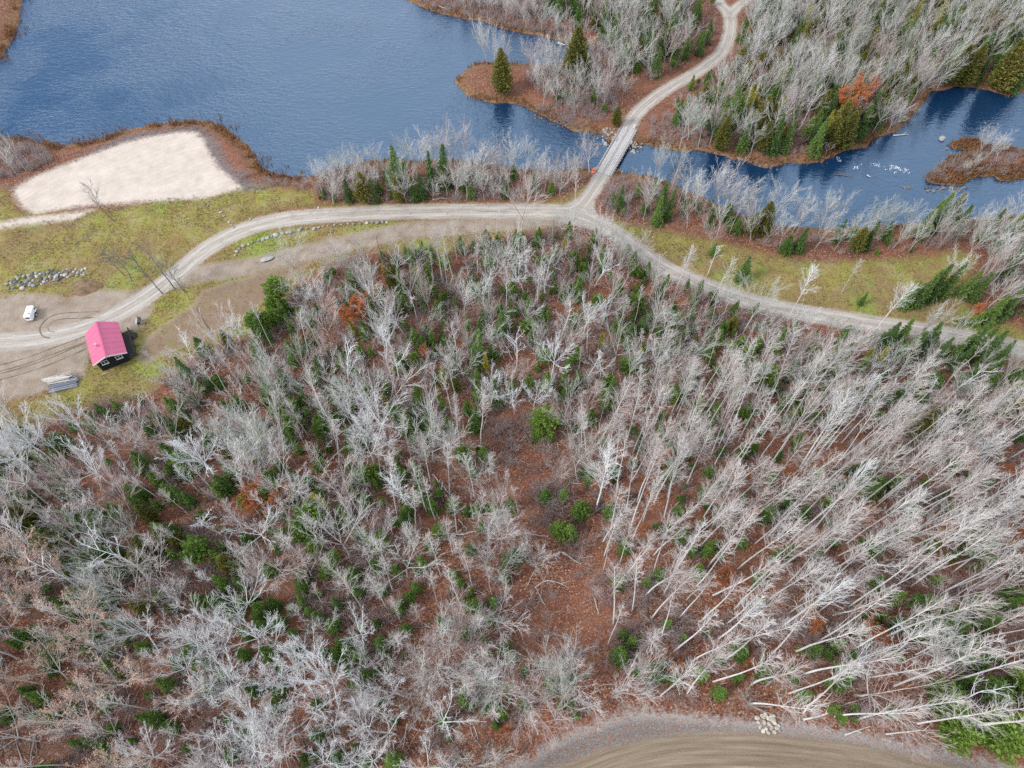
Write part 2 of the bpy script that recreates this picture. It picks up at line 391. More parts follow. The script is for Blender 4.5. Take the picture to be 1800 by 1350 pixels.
    col = g.mix(w('road', 0.42, g.math('MULTIPLY', jit2, 1.7)), col, grv)
    col = g.mix(w('low', 0.5, jit), col, br)
    col = g.mix(w('sand', 0.9, g.math('MULTIPLY', jit, 1.3)), col, snd)
    col = g.mix(g.map(g.attr('land'), 0.15, -0.25), col, bed)
    g.link(col, b.inputs['Base Color']); b.inputs['Roughness'].default_value = 0.95
    b.inputs['Specular IOR Level'].default_value = 0.15
    soft = g.math('MAXIMUM', g.math('MAXIMUM', w('road', 0.5, 0.0), w('sand', 0.5, 0.0)), w('low', 0.5, 0.0))
    hgt = g.math('MULTIPLY', g.math('ADD', g.math('ADD', n4, g.math('MULTIPLY', n3, 1.5)), g.math('MULTIPLY', leaf_g, 0.5)), g.math('SUBTRACT', 1.0, g.math('MULTIPLY', soft, 0.8)))
    g.bump(hgt, b, 0.7, 0.16)
    return m

def simple_mat(name, col, rough=0.8, var=0.25, scale=4.0, col2=None, metallic=0.0, spec=0.3, obj_var=0.0, bump=0.3):
    m, nt, b = new_mat(name); g = NT(nt)
    tc = g.node('ShaderNodeTexCoord').outputs['Object']
    n = g.noise(tc, scale, 4, 0.6)
    c2 = col2 or tuple(c * (1 - var) for c in col)
    c = g.mix(g.map(n, 0.35, 0.65), c2, col)
    if obj_var:
        oi = g.node('ShaderNodeObjectInfo').outputs['Random']
        hsv = g.node('ShaderNodeHueSaturation'); g.link(c, hsv.inputs['Color'])
        g.link(g.map(oi, 0, 1, 1 - obj_var, 1 + obj_var), hsv.inputs['Value'])
        c = hsv.outputs[0]
    g.link(c, b.inputs['Base Color']); b.inputs['Roughness'].default_value = rough
    b.inputs['Metallic'].default_value = metallic; b.inputs['Specular IOR Level'].default_value = spec
    if bump: g.bump(n, b, bump, 0.05)
    return m

def twig_mat(name, a, bb, cc=None, spread=0.16):
    """bark of one kind of tree: differs from tree to tree"""
    m, nt, b = new_mat(name); g = NT(nt)
    oi = g.node('ShaderNodeObjectInfo').outputs['Random']
    stops = [(0.0, a), (0.55, bb), (1.0, cc or bb)]
    c = g.ramp(oi, stops)
    tc = g.node('ShaderNodeTexCoord').outputs['Object']
    n = g.noise(tc, 1.3, 3)
    hsv = g.node('ShaderNodeHueSaturation'); g.link(c, hsv.inputs['Color']); g.link(g.map(n, 0.3, 0.7, 1 - spread * 1.5, 1 + spread), hsv.inputs['Value'])
    g.link(hsv.outputs[0], b.inputs['Base Color']); b.inputs['Roughness'].default_value = 0.85; b.inputs['Specular IOR Level'].default_value = 0.2
    return m

def leaf_mat(name, a, bb, cc, tr=0.25):
    m, nt, b = new_mat(name); g = NT(nt)
    oi = g.node('ShaderNodeObjectInfo').outputs['Random']
    tc = g.node('ShaderNodeTexCoord').outputs['Object']
    n = g.noise(tc, 2.2, 3, 0.7)
    c = g.ramp(g.math('ADD', g.math('MULTIPLY', n, 0.75), g.math('MULTIPLY', oi, 0.25)), [(0.3, a), (0.5, bb), (0.72, cc)])
    g.link(c, b.inputs['Base Color']); b.inputs['Roughness'].default_value = 0.7; b.inputs['Specular IOR Level'].default_value = 0.25
    t = g.node('ShaderNodeBsdfTranslucent'); g.link(c, t.inputs['Color'])
    ms = g.node('ShaderNodeMixShader'); ms.inputs[0].default_value = tr
    out = [x for x in nt.nodes if x.type == 'OUTPUT_MATERIAL'][0]
    g.link(b.outputs[0], ms.inputs[1]); g.link(t.outputs[0], ms.inputs[2]); g.link(ms.outputs[0], out.inputs[0])
    return m

M = {}
M['ground'] = ground_material()
M['aspen_bark'] = twig_mat('aspen_bark', (0.46, 0.45, 0.42), (0.59, 0.58, 0.565), (0.50, 0.46, 0.43))
M['aspen_twig'] = twig_mat('aspen_twig', (0.48, 0.43, 0.395), (0.60, 0.56, 0.53), (0.43, 0.35, 0.32))
M['maple_bark'] = twig_mat('maple_bark', (0.30, 0.285, 0.26), (0.42, 0.40, 0.375), (0.34, 0.31, 0.28))
M['maple_twig'] = twig_mat('maple_twig', (0.40, 0.405, 0.345), (0.60, 0.575, 0.555), (0.42, 0.325, 0.295))
M['birch_bark'] = twig_mat('birch_bark', (0.60, 0.595, 0.59), (0.69, 0.685, 0.675), (0.54, 0.53, 0.52))
M['birch_twig'] = twig_mat('birch_twig', (0.62, 0.61, 0.60), (0.70, 0.69, 0.68), (0.56, 0.54, 0.525))
M['dead_bark'] = twig_mat('dead_bark', (0.13, 0.125, 0.12), (0.19, 0.185, 0.18), (0.16, 0.155, 0.15))
M['brush'] = twig_mat('brush', (0.29, 0.175, 0.152), (0.37, 0.26, 0.235), (0.37, 0.32, 0.29))
M['brush_grey'] = twig_mat('brush_grey', (0.30, 0.245, 0.24), (0.38, 0.325, 0.31), (0.27, 0.18, 0.17))
M['spruce'] = leaf_mat('spruce_needles', (0.045, 0.086, 0.024), (0.092, 0.155, 0.038), (0.165, 0.235, 0.052))
M['fir'] = leaf_mat('fir_needles', (0.055, 0.108, 0.024), (0.110, 0.185, 0.034), (0.180, 0.265, 0.050))
M['cedar'] = leaf_mat('cedar_sprays', (0.085, 0.088, 0.020), (0.165, 0.158, 0.034), (0.27, 0.23, 0.062))
M['pine'] = leaf_mat('pine_needles', (0.070, 0.130, 0.025), (0.130, 0.210, 0.035), (0.20, 0.28, 0.05))
M['larch'] = leaf_mat('larch_needles', (0.20, 0.18, 0.025), (0.34, 0.30, 0.035), (0.44, 0.38, 0.06))
M['rust'] = leaf_mat('rust_leaves', (0.22, 0.068, 0.022), (0.36, 0.115, 0.035), (0.45, 0.17, 0.06))
M['tan'] = leaf_mat('tan_leaves', (0.30, 0.165, 0.105), (0.40, 0.235, 0.16), (0.47, 0.30, 0.20))
M['conifer_bark'] = simple_mat('conifer_bark', (0.13, 0.10, 0.08), 0.9, 0.4)
M['reed'] = leaf_mat('reed', (0.13, 0.055, 0.03), (0.27, 0.14, 0.05), (0.42, 0.27, 0.11))
M['rock'] = simple_mat('rock', (0.33, 0.315, 0.30), 0.85, 0.45, 3.0, obj_var=0.4)
M['dark_rock'] = simple_mat('dark_rock', (0.13, 0.125, 0.12), 0.8, 0.5, 3.0, obj_var=0.35)
M['pale_stone'] = simple_mat('pale_stone', (0.42, 0.365, 0.295), 0.85, 0.4, 2.0, obj_var=0.28)

# ------------------------------------------------------------------ object helpers
def tag(o, label=None, cat=None, group=None, kind=None):
    if label: o['label'] = label
    if cat: o['category'] = cat
    if group: o['group'] = group
    if kind: o['kind'] = kind
    return o

def link(o, parent=None):
    root_col.objects.link(o)
    if parent is not None: o.parent = parent
    return o

def empty(name, loc, rz=0.0):
    o = bpy.data.objects.new(name, None); o.empty_display_size = 0.3
    o.location = loc; o.rotation_euler = (0, 0, rz)
    return link(o)

def mesh_np(name, verts, quads=None, tris=None, mats=(), mat_idx=None, smooth=False):
    me = bpy.data.meshes.new(name)
    verts = np.asarray(verts, np.float32).reshape(-1, 3)
    nq = 0 if quads is None else len(quads); ntr = 0 if tris is None else len(tris)
    loops = []
    if nq: loops.append(np.asarray(quads, np.int32).ravel())
    if ntr: loops.append(np.asarray(tris, np.int32).ravel())
    loops = np.concatenate(loops)
    me.vertices.add(len(verts)); me.vertices.foreach_set('co', verts.ravel())
    me.loops.add(len(loops)); me.loops.foreach_set('vertex_index', loops)
    me.polygons.add(nq + ntr)
    st = np.concatenate([np.arange(nq) * 4, nq * 4 + np.arange(ntr) * 3]).astype(np.int32)
    me.polygons.foreach_set('loop_start', st)
    for m in mats: me.materials.append(m)
    if mat_idx is not None: me.polygons.foreach_set('material_index', np.asarray(mat_idx, np.int32))
    if smooth: me.polygons.foreach_set('use_smooth', np.ones(nq + ntr, bool))
    me.update(calc_edges=True)
    return me

class MB:
    """collects boxes, bars and prisms; build() links them as one mesh object"""
    def __init__(self): self.v = []; self.f = []
    def add(self, vs, fs):
        b = len(self.v); self.v += [tuple(v) for v in vs]; self.f += [tuple(b + i for i in f) for f in fs]
    def box(self, x0, x1, y0, y1, z0, z1):
        self.add([(x0, y0, z0), (x1, y0, z0), (x1, y1, z0), (x0, y1, z0), (x0, y0, z1), (x1, y0, z1), (x1, y1, z1), (x0, y1, z1)],
                 [(0, 3, 2, 1), (4, 5, 6, 7), (0, 1, 5, 4), (1, 2, 6, 5), (2, 3, 7, 6), (3, 0, 4, 7)])
        return self
    def bar(self, a, b, w, h=None, up=(0, 0, 1)):
        a, b = Vector(a), Vector(b); d = (b - a).normalized(); u = Vector(up)
        if abs(d.dot(u)) > 0.98: u = Vector((1, 0, 0))
        s = d.cross(u).normalized() * w / 2; t = s.cross(d).normalized() * (h or w) / 2
        vs = [a - s - t, a + s - t, a + s + t, a - s + t, b - s - t, b + s - t, b + s + t, b - s + t]
        self.add(vs, [(0, 3, 2, 1), (4, 5, 6, 7), (0, 1, 5, 4), (1, 2, 6, 5), (2, 3, 7, 6), (3, 0, 4, 7)])
        return self
    def tube(self, pts, rad, n=8, cap=True):
        rings = []
        for i, p in enumerate(pts):
            p = Vector(p); q = Vector(pts[min(i + 1, len(pts) - 1)]); o = Vector(pts[max(i - 1, 0)])
            d = (q - o).normalized(); u = Vector((0, 0, 1)) if abs(d.z) < 0.9 else Vector((1, 0, 0))
            s = d.cross(u).normalized(); t = s.cross(d)
            r = rad[i] if hasattr(rad, '__len__') else rad
            rings.append([p + (s * math.cos(k * 2 * math.pi / n) + t * math.sin(k * 2 * math.pi / n)) * r for k in range(n)])
        vs = [v for r in rings for v in r]; fs = []
        for i in range(len(rings) - 1):
            for k in range(n):
                fs.append((i * n + k, i * n + (k + 1) % n, (i + 1) * n + (k + 1) % n, (i + 1) * n + k))
        if cap:
            fs.append(tuple(range(n))[::-1]); fs.append(tuple((len(rings) - 1) * n + k for k in range(n)))
        self.add(vs, fs); return self
    def mesh(self, name, mat, smooth=False):
        me = bpy.data.meshes.new(name); me.from_pydata(self.v, [], self.f); me.materials.append(mat)
        if smooth:
            for p in me.polygons: p.use_smooth = True
        me.update(); return me
    def build(self, name, mat, parent=None, smooth=False, loc=None):
        o = bpy.data.objects.new(name, self.mesh(name, mat, smooth))
        if loc is not None: o.location = loc
        return link(o, parent)

# ------------------------------------------------------------------ the ground
def build_ground():
    STEP = 0.6
    xs = np.arange(-195, 195.01, STEP); ys = np.arange(-50, 250.01, STEP)
    nx, ny = len(xs), len(ys)
    X, Y = np.meshgrid(xs, ys)
    P = np.stack([X.ravel(), Y.ravel()], 1)
    F = fields(P)
    Z = height_from(P, F)
    V = np.column_stack([P, Z])
    i = np.arange(nx - 1)[None, :] + np.arange(ny - 1)[:, None] * nx
    Q = np.stack([i, i + 1, i + 1 + nx, i + nx], -1).reshape(-1, 4)
    D, S, A = seg_dist(P, G_LOWLINE)
    low_a = A
    attrs = {k: np.clip(F[k], -6, 12).astype(np.float32) for k in ('grass', 'verge', 'grey', 'track', 'road', 'low', 'sand', 'land')}
    for k in ('lat', 'tlat', 'along'): attrs[k] = F[k].astype(np.float32)
    attrs['lowd'] = np.where(F['low'] > 0, D, 0).astype(np.float32); attrs['lowa'] = low_a.astype(np.float32)
    attrs['rutty'] = np.clip(sdf(P, G_RUTS) / 1.5 + 0.3, 0, 1).astype(np.float32)
    # class of each cell: which piece of the setting it belongs to
    def cell(a): return a[Q].mean(1)
    cls = np.zeros(len(Q), int)
    cls[cell(F['grass']) > 0] = 1
    cls[cell(F['verge']) > 0] = 2
    cls[cell(F['track']) > 0] = 3
    cls[cell(F['road']) > 0] = 4
    cls[cell(F['low']) > 0] = 5
    cls[cell(F['sand']) > 0] = 6
    cls[cell(F['land']) < -0.2] = 7
    names = ['forest_floor', 'grass_field', 'gravel_verge', 'dirt_track', 'gravel_road', 'dirt_road', 'sand_beach', 'lake_bed']
    for c, nm in enumerate(names):
        q = Q[cls == c]
        if not len(q): continue
        used, inv = np.unique(q, return_inverse=True)
        qq = inv.reshape(-1, 4)
        vv = V[used]
        extra = None
        me = mesh_np(nm, vv, quads=qq, mats=[M['ground']], smooth=True)
        for k, a in attrs.items():
            at_ = me.attributes.new(k, 'FLOAT', 'POINT'); at_.data.foreach_set('value', a[used])
        tag(link(bpy.data.objects.new(nm, me)), kind='structure')
    # land beyond the surveyed patch, out to the horizon
    x0, x1, y0, y1 = xs[0], xs[-1], ys[0], ys[-1]
    ring = []
    for xx in np.linspace(x0, x1, 40): ring.append((xx, y0))
    for yy in np.linspace(y0, y1, 30)[1:]: ring.append((x1, yy))
    for xx in np.linspace(x1, x0, 40)[1:]: ring.append((xx, y1))
    for yy in np.linspace(y1, y0, 30)[1:-1]: ring.append((x0, yy))
    R = np.array(ring); n = len(R); rz = height_from(R, fields(R)) - 0.15
    far = R * 16; far[:, 1] -= 100
    V2 = np.vstack([np.column_stack([R, rz]), np.column_stack([R * 2.2, np.zeros(n) - 0.6]), np.column_stack([far, np.zeros(n) - 0.6])])
    q = []
    for a in (0, n):
        for k in range(n): q.append((a + k, a + n + k, a + n + (k + 1) % n, a + (k + 1) % n))
    me = mesh_np('far_land', V2, quads=np.array(q), mats=[M['ground']], smooth=True)
    for k in attrs:
        at_ = me.attributes.new(k, 'FLOAT', 'POINT')
        at_.data.foreach_set('value', np.full(len(V2), 40.0 if k == 'land' else (0.0 if k in ('lat', 'tlat', 'along', 'lowd', 'lowa', 'rutty') else -6.0), np.float32))
    tag(link(bpy.data.objects.new('far_land', me)), kind='structure')

build_ground()

def build_water():
    m, nt, b = new_mat('water'); g = NT(nt)
    pos = g.node('ShaderNodeNewGeometry').outputs['Position']
    mp = g.node('ShaderNodeMapping'); mp.inputs['Rotation'].default_value = (0, 0, math.radians(22)); mp.inputs['Scale'].default_value = (0.55, 1.25, 1)
    g.link(pos, mp.inputs['Vector'])
    n1 = g.noise(mp.outputs[0], 0.85, 3, 0.6); n2 = g.noise(mp.outputs[0], 2.4, 2, 0.5); n3 = g.noise(pos, 0.045, 3, 0.5)
    sep = g.node('ShaderNodeSeparateXYZ'); g.link(pos, sep.inputs[0])
    shelter = g.map(sep.outputs[0], 20, 45, 1.0, 0.35)                 # the river lies out of the wind
    calm = g.math('MULTIPLY', g.map(n3, 0.38, 0.6, 0.4, 1.0), shelter)
    h = g.math('MULTIPLY', g.math('ADD', n1, g.math('MULTIPLY', n2, 0.4)), calm)
    b.inputs['Base Color'].default_value = (0.004, 0.020, 0.054, 1)
    b.inputs['Roughness'].default_value = 0.07
    b.inputs['IOR'].default_value = 2.0
    b.inputs['Specular Tint'].default_value = (0.55, 0.79, 1.0, 1)
    g.bump(h, b, 0.55, 0.55)
    xs = np.linspace(-195, 195, 66); ys = np.linspace(96, 250, 28)
    X, Y = np.meshgrid(xs, ys); nx = len(xs)
    i = np.arange(nx - 1)[None, :] + np.arange(len(ys) - 1)[:, None] * nx
    Q = np.stack([i, i + 1, i + 1 + nx, i + nx], -1).reshape(-1, 4)
    # keep the sheet only near the basin
    C = np.stack([X.ravel(), Y.ravel()], 1)[Q].mean(1)
    keep = land_sd(C) < 6
    Q = Q[keep]; used, inv = np.unique(Q, return_inverse=True)
    V = np.column_stack([X.ravel(), Y.ravel(), np.full(X.size, WATER_Z)])[used]
    me = mesh_np('lake_water', V, quads=inv.reshape(-1, 4), mats=[m], smooth=True)
    tag(link(bpy.data.objects.new('lake_water', me)), kind='structure')
build_water()

# ------------------------------------------------------------------ tree skeletons
def tubes(B, R, sides):
    """B (k, n, 3) polylines with radii R (k, n) -> verts, quads"""
    B = np.asarray(B, float); R = np.asarray(R, float)
    k, n, _ = B.shape
    d = B[:, -1] - B[:, 0]; d /= np.linalg.norm(d, axis=1, keepdims=True) + 1e-9
    ref = np.where(np.abs(d[:, 2:3]) > 0.9, np.array([[1.0, 0, 0]]), np.array([[0, 0, 1.0]]))
    s = np.cross(d, ref); s /= np.linalg.norm(s, axis=1, keepdims=True) + 1e-9
    t = np.cross(s, d)
    ang = np.arange(sides) * 2 * math.pi / sides
    off = s[:, None, :] * np.cos(ang)[None, :, None] + t[:, None, :] * np.sin(ang)[None, :, None]
    V = B[:, :, None, :] + off[:, None, :, :] * R[:, :, None, None]
    base = (np.arange(k) * n * sides)[:, None, None]
    ring = (np.arange(n - 1) * sides)[None, :, None]
    j = np.arange(sides)[None, None, :]; j2 = (j + 1) % sides
    Q = np.stack([base + ring + j, base + ring + j2, base + ring + sides + j2, base + ring + sides + j], -1).reshape(-1, 4)
    return V.reshape(-1, 3), Q

def merge(parts):
    vs, qs, b = [], [], 0
    for v, q in parts:
        vs.append(v); qs.append(q + b); b += len(v)
    return np.vstack(vs), np.vstack(qs)

def perp(d, r):
    """random unit vectors perpendicular to d (k,3)"""
    v = r.normal(size=d.shape); v -= (v * d).sum(1, keepdims=True) * d
    return v / (np.linalg.norm(v, axis=1, keepdims=True) + 1e-9)

def grow(p0, d0, L, n, wob, up, r):
    """batch of k wandering polylines"""
    k = len(p0); P = np.zeros((k, n, 3)); D = np.zeros((k, n, 3)); P[:, 0] = p0; d = d0.copy(); D[:, 0] = d
    step = (np.asarray(L) / (n - 1))[:, None]
    for i in range(1, n):
        d = d + r.normal(size=d.shape) * wob; d[:, 2] += up
        d /= np.linalg.norm(d, axis=1, keepdims=True) + 1e-9
        P[:, i] = P[:, i - 1] + d * step; D[:, i] = d
    return P, D

def children(P, D, per, t0, t1, ang, ang_sd, r, lens, shrink):
    """start points, directions and lengths of `per` children on each polyline of a batch"""
    k, n, _ = P.shape
    t = np.clip((np.arange(per)[None, :] + r.random((k, per))) / per, 0, 1) * (t1 - t0) + t0
    f = t * (n - 1); i = np.minimum(f.astype(int), n - 2); fr = (f - i)[..., None]
    ii = np.arange(k)[:, None]
    p = P[ii, i] * (1 - fr) + P[ii, i + 1] * fr; d = D[ii, i + 1]
    p = p.reshape(-1, 3); d = d.reshape(-1, 3)
    a = r.normal(ang, ang_sd, len(p))[:, None]
    nd = d * np.cos(a) + perp(d, r) * np.sin(a)
    L = (np.asarray(lens)[:, None] * (1 - shrink * t) * r.uniform(0.7, 1.2, (k, per))).reshape(-1)
    return p, nd, L

def taper(k, n, r0, r1):
    return np.asarray(r0).reshape(-1, 1) * np.ones((k, 1)) * (1 - np.linspace(0, 1, n))[None, :] + np.asarray(r1).reshape(-1, 1) * np.linspace(0, 1, n)[None, :]

def twig_level(P, D, lens, r, per, r0, up=0.06, ang=0.65, n=3, frac=0.45, t0=0.2, wob=0.12):
    p, d, L = children(P, D, per, t0, 1.0, ang, 0.2, r, np.asarray(lens) * frac, 0.45)
    B, BD = grow(p, d, L, n, wob, up, r)
    return B, BD, L, tubes(B, taper(len(B), n, r0, r0 * 0.4), 3)

def make_aspen(seed, h, base=0.42, width=0.14, limbs=34, lean=0.0, bold=1.0, wob=0.015):
    r = np.random.default_rng(seed)
    n = 14
    az = r.uniform(0, 6.28)
    P, D = grow(np.zeros((1, 3)) + [0, 0, -0.3], np.array([[lean * math.cos(az), lean * math.sin(az), 1.0]]), [h], n, wob, 0.02, r)
    R = taper(1, n, [0.0062 * h * bold], [0.022])
    trunk = tubes(P, R, 7)
    t = np.linspace(base, 0.98, limbs) + r.uniform(-0.01, 0.01, limbs)
    f = t * (n - 1); i = np.minimum(f.astype(int), n - 2)
    p = P[0][i] * (1 - (f - i))[:, None] + P[0][i + 1] * (f - i)[:, None]; d = D[0][i]
    u = (t - base) / (1 - base)
    a = 0.78 - 0.38 * u + r.normal(0, 0.08, limbs)
    azs = np.arange(limbs) * 2.4 + r.normal(0, 0.5, limbs)
    q = np.stack([np.cos(azs), np.sin(azs), np.zeros(limbs)], 1)
    nd = d * np.cos(a)[:, None] + q * np.sin(a)[:, None]
    L = h * width * (0.45 + 0.9 * np.sin(np.clip(u * 0.85 + 0.18, 0, 1) * math.pi)) * r.uniform(0.7, 1.25, limbs)
    Bl, Dl = grow(p, nd, L, 6, 0.10, 0.10, r)
    parts = [tubes(Bl, taper(limbs, 6, 0.027 * bold * np.ones(limbs), 0.010), 4)]
    B2, D2, L2, tb = twig_level(Bl, Dl, L, r, 6, 0.0125 * bold, 0.10, 0.45, 4, 0.66, 0.12, 0.05)
    parts.append(tb)
    B3, D3, L3, tb = twig_level(B2, D2, L2, r, 5, 0.008 * bold, 0.06, 0.4, 2, 0.65)
    parts.append(tb)
    return trunk, merge(parts), h

def make_maple(seed, h, fork=0.3, leaders=5, spread=0.5, per=8, twigs=6, bold=1.0, up=0.06, shrink=1.0, tper=5):
    r = np.random.default_rng(seed)
    P, D = grow(np.zeros((1, 3)) + [0, 0, -0.3], np.array([[r.normal(0, .06), r.normal(0, .06), 1.0]]), [h * fork + 0.3], 6, 0.06, 0.03, r)
    rt = 0.0090 * h * bold
    tr = [tubes(P, taper(1, 6, [rt], [rt * 0.8]), 7)]
    k = leaders
    a = r.normal(spread, 0.12, k); a[0] *= 0.25
    azs = np.arange(k) * 2 * math.pi / max(k - 1, 1) + r.normal(0, 0.35, k)
    q = np.stack([np.cos(azs), np.sin(azs), np.zeros(k)], 1)
    nd = D[:, -1].repeat(k, 0) * np.cos(a)[:, None] + q * np.sin(a)[:, None]
    p = np.stack([P[0, 5] if j < 2 else P[0, 4] * (1 - s) + P[0, 5] * s for j, s in enumerate(r.random(k))])
    L = h * (1 - fork) * r.uniform(0.75, 1.02, k)
    B1, D1 = grow(p, nd, L, 8, 0.06, up, r)
    tr.append(tubes(B1, taper(k, 8, rt * 0.55 * np.ones(k), 0.018), 5))
    B2, D2, L2, tb = twig_level(B1, D1, L, r, per, 0.021 * bold, 0.10, 0.50, 5, 0.52 * shrink, 0.12, 0.06)
    parts = [tb]
    B3, D3, L3, tb = twig_level(B2, D2, L2, r, twigs, 0.0115 * bold, 0.08, 0.42, 3, 0.62, 0.1, 0.05)
    parts.append(tb)
    B4, D4, L4, tb = twig_level(B3, D3, L3, r, tper, 0.0082 * bold, 0.05, 0.36, 2, 0.65)
    parts.append(tb)
    return merge(tr), merge(parts), h

def make_snag(seed, h, arms=9, bold=1.0, twig=True):
    """a tree with few bold limbs and hardly any twigs"""
    r = np.random.default_rng(seed)
    n = 10
    P, D = grow(np.zeros((1, 3)) + [0, 0, -0.3], np.array([[r.normal(0, .1), r.normal(0, .1), 1.0]]), [h], n, 0.06, 0.03, r)
    rt = 0.0105 * h * bold
    tr = tubes(P, taper(1, n, [rt], [0.025]), 7)
    p, d, L = children(P, D, arms, 0.38, 0.97, 0.72, 0.15, r, [h * 0.42], 0.55)
    B1, D1 = grow(p, d, L, 7, 0.13, 0.10, r)
    parts = [tubes(B1, taper(len(B1), 7, rt * 0.30 * np.ones(len(B1)), 0.015), 5)]
    B2, D2, L2, tb = twig_level(B1, D1, L, r, 6, 0.020 * bold, 0.07, 0.65, 5, 0.45, 0.25, 0.12)
    parts.append(tb)
    if twig:
        B3, D3, L3, tb = twig_level(B2, D2, L2, r, 6, 0.010 * bold, 0.05, 0.6, 3, 0.55)
        parts.append(tb)
    return tr, merge(parts), h

def leaf_quads(C, size, r, flat=0.5):
    """little leaf faces at the points C"""
    k = len(C)
    nrm = r.normal(size=(k, 3)); nrm[:, 2] = np.abs(nrm[:, 2]) + flat; nrm /= np.linalg.norm(nrm, axis=1, keepdims=True)
    a = perp(nrm, r); b = np.cross(nrm, a)
    s = (size * r.uniform(0.6, 1.3, k))[:, None]
    V = np.stack([C - a * s, C + b * s * 0.55, C + a * s, C - b * s * 0.55], 1).reshape(-1, 3)
    Q = np.arange(k * 4).reshape(-1, 4)
    return V, Q

def make_leafy(seed, h, n_leaf, size, fork=0.28, spread=0.55, leaders=6, dens=1.0):
    r = np.random.default_rng(seed)
    trunk, crown, h = make_maple(seed, h, fork, leaders, spread, 8, 5, 1.0, tper=3)
    v = crown[0][r.integers(len(crown[0]) // 3, len(crown[0]), n_leaf)] + r.normal(0, 0.12, (n_leaf, 3))
    return trunk, crown, leaf_quads(v, size, r), h

def make_conifer(seed, h, rad, levels, per, style='spruce'):
    """whorls of drooping boughs, each a spray of needle tufts"""
    r = np.random.default_rng(seed)
    P = np.zeros((1, 6, 3)); P[0, :, 2] = np.linspace(-0.3, h, 6); P[0, 1:, :2] = np.cumsum(r.normal(0, 0.02 * h / 6, (5, 2)), 0)
    trunk = tubes(P, taper(1, 6, [0.012 * h + 0.04], [0.015]), 6)
    z0 = 0.05 if style != 'pine' else 0.25
    C, T = [], []
    boughs = []
    for l in range(levels):
        u = (l + r.random() * 0.6) / levels
        z = h * (z0 + (0.985 - z0) * u)
        if style == 'cedar': R = rad * (1 - u ** 1.8) ** 0.75 * (0.75 + 0.25 * min(1, u * 8))
        elif style == 'pine': R = rad * math.sin(min(1, (u * 0.85 + 0.22)) * math.pi) ** 0.7
        else: R = rad * (1 - u) ** 0.85
        R = max(R, 0.10)
        m = max(3, int(per * (0.45 + 0.55 * R / rad)))
        az = r.uniform(0, 6.28) + np.arange(m) * 2 * math.pi / m + r.normal(0, 0.25, m)
        rr = R * r.uniform(0.65, 1.18, m)
        droop = {'spruce': -0.32, 'fir': -0.12, 'cedar': 0.25, 'pine': 0.28, 'larch': -0.05}[style]
        for a, q in zip(az, rr):
            kk = max(3, int(q * (5.5 if style != 'cedar' else 5)))
            t = np.linspace(0.18, 1, kk) + r.uniform(-0.05, 0.05, kk)
            wid = 0.30 * q * (1 - t) + 0.10
            for sgn in (-1, 0, 1):
                pts = np.stack([np.cos(a) * q * t - np.sin(a) * wid * sgn, np.sin(a) * q * t + np.cos(a) * wid * sgn, z + q * droop * t ** 1.4 + r.normal(0, 0.06, kk)], 1)
                C.append(pts)
            boughs.append([[0, 0, z], [np.cos(a) * q * 0.9, np.sin(a) * q * 0.9, z + q * droop * 0.85]])
    C = np.vstack(C); C += r.normal(0, 0.05, C.shape)
    size = {'spruce': 0.20, 'fir': 0.19, 'cedar': 0.22, 'pine': 0.24, 'larch': 0.17}[style]
    k = len(C)
    out = C.copy(); out[:, 2] = 0; out /= np.linalg.norm(out, axis=1, keepdims=True) + 1e-6
    dirv = out + r.normal(0, 0.45, (k, 3)); dirv[:, 2] += {'spruce': -0.15, 'fir': 0.1, 'cedar': 0.6, 'pine': 0.7, 'larch': 0.2}[style]
    dirv /= np.linalg.norm(dirv, axis=1, keepdims=True)
    sd = perp(dirv, r) * r.uniform(0.35, 0.6, (k, 1)); s = (size * r.uniform(0.7, 1.35, k))[:, None]
    V = np.stack([C - dirv * s * 0.6, C + sd * s, C + dirv * s * 1.2, C - sd * s], 1).reshape(-1, 3)
    Q = np.arange(k * 4).reshape(-1, 4)
    bb = np.array(boughs)
    bt = tubes(bb, taper(len(bb), 2, 0.018 * np.ones(len(bb)), 0.008), 3)
    return trunk, bt, (V, Q), h

def make_brush(seed, h, stems, spread=0.5):
    r = np.random.default_rng(seed)
    p = np.column_stack([r.normal(0, 0.25, (stems, 2)), np.full(stems, -0.1)])
    a = np.abs(r.normal(spread, 0.25, stems)); az = r.uniform(0, 6.28, stems)
    d = np.stack([np.sin(a) * np.cos(az), np.sin(a) * np.sin(az), np.cos(a)], 1)
    L = h * r.uniform(0.6, 1.1, stems)
    B, D = grow(p, d, L, 5, 0.1, 0.05, r)
    parts = [tubes(B, taper(stems, 5, 0.018 * np.ones(stems), 0.008), 3)]
    B2, D2, L2, tb = twig_level(B, D, L, r, 5, 0.011, 0.05, 0.6, 3, 0.45); parts.append(tb)
    B3, D3, L3, tb = twig_level(B2, D2, L2, r, 3, 0.009, 0.03, 0.6, 2, 0.5); parts.append(tb)
    return merge(parts)

# prototypes: kind -> list of (parts, height); a part is (name, mesh)
PROTO = {}
FULL = {}                                  # the same trees as single meshes, for the far woods
def add_proto(kind, h, parts):
    ms = []
    for nm, (v, q), mat in parts:
        ms.append((nm, mesh_np(nm, v, quads=q, mats=[M[mat]], smooth=(nm == 'trunk'))))
    PROTO.setdefault(kind, []).append((ms, h))
    vs, qs, mi, b = [], [], [], 0
    for k, (nm, (v, q), mat) in enumerate(parts):
        vs.append(v); qs.append(q + b); mi += [k] * len(q); b += len(v)
    FULL.setdefault(kind, []).append((mesh_np(kind, np.vstack(vs), quads=np.vstack(qs), mats=[M[p[2]] for p in parts], mat_idx=mi), h))

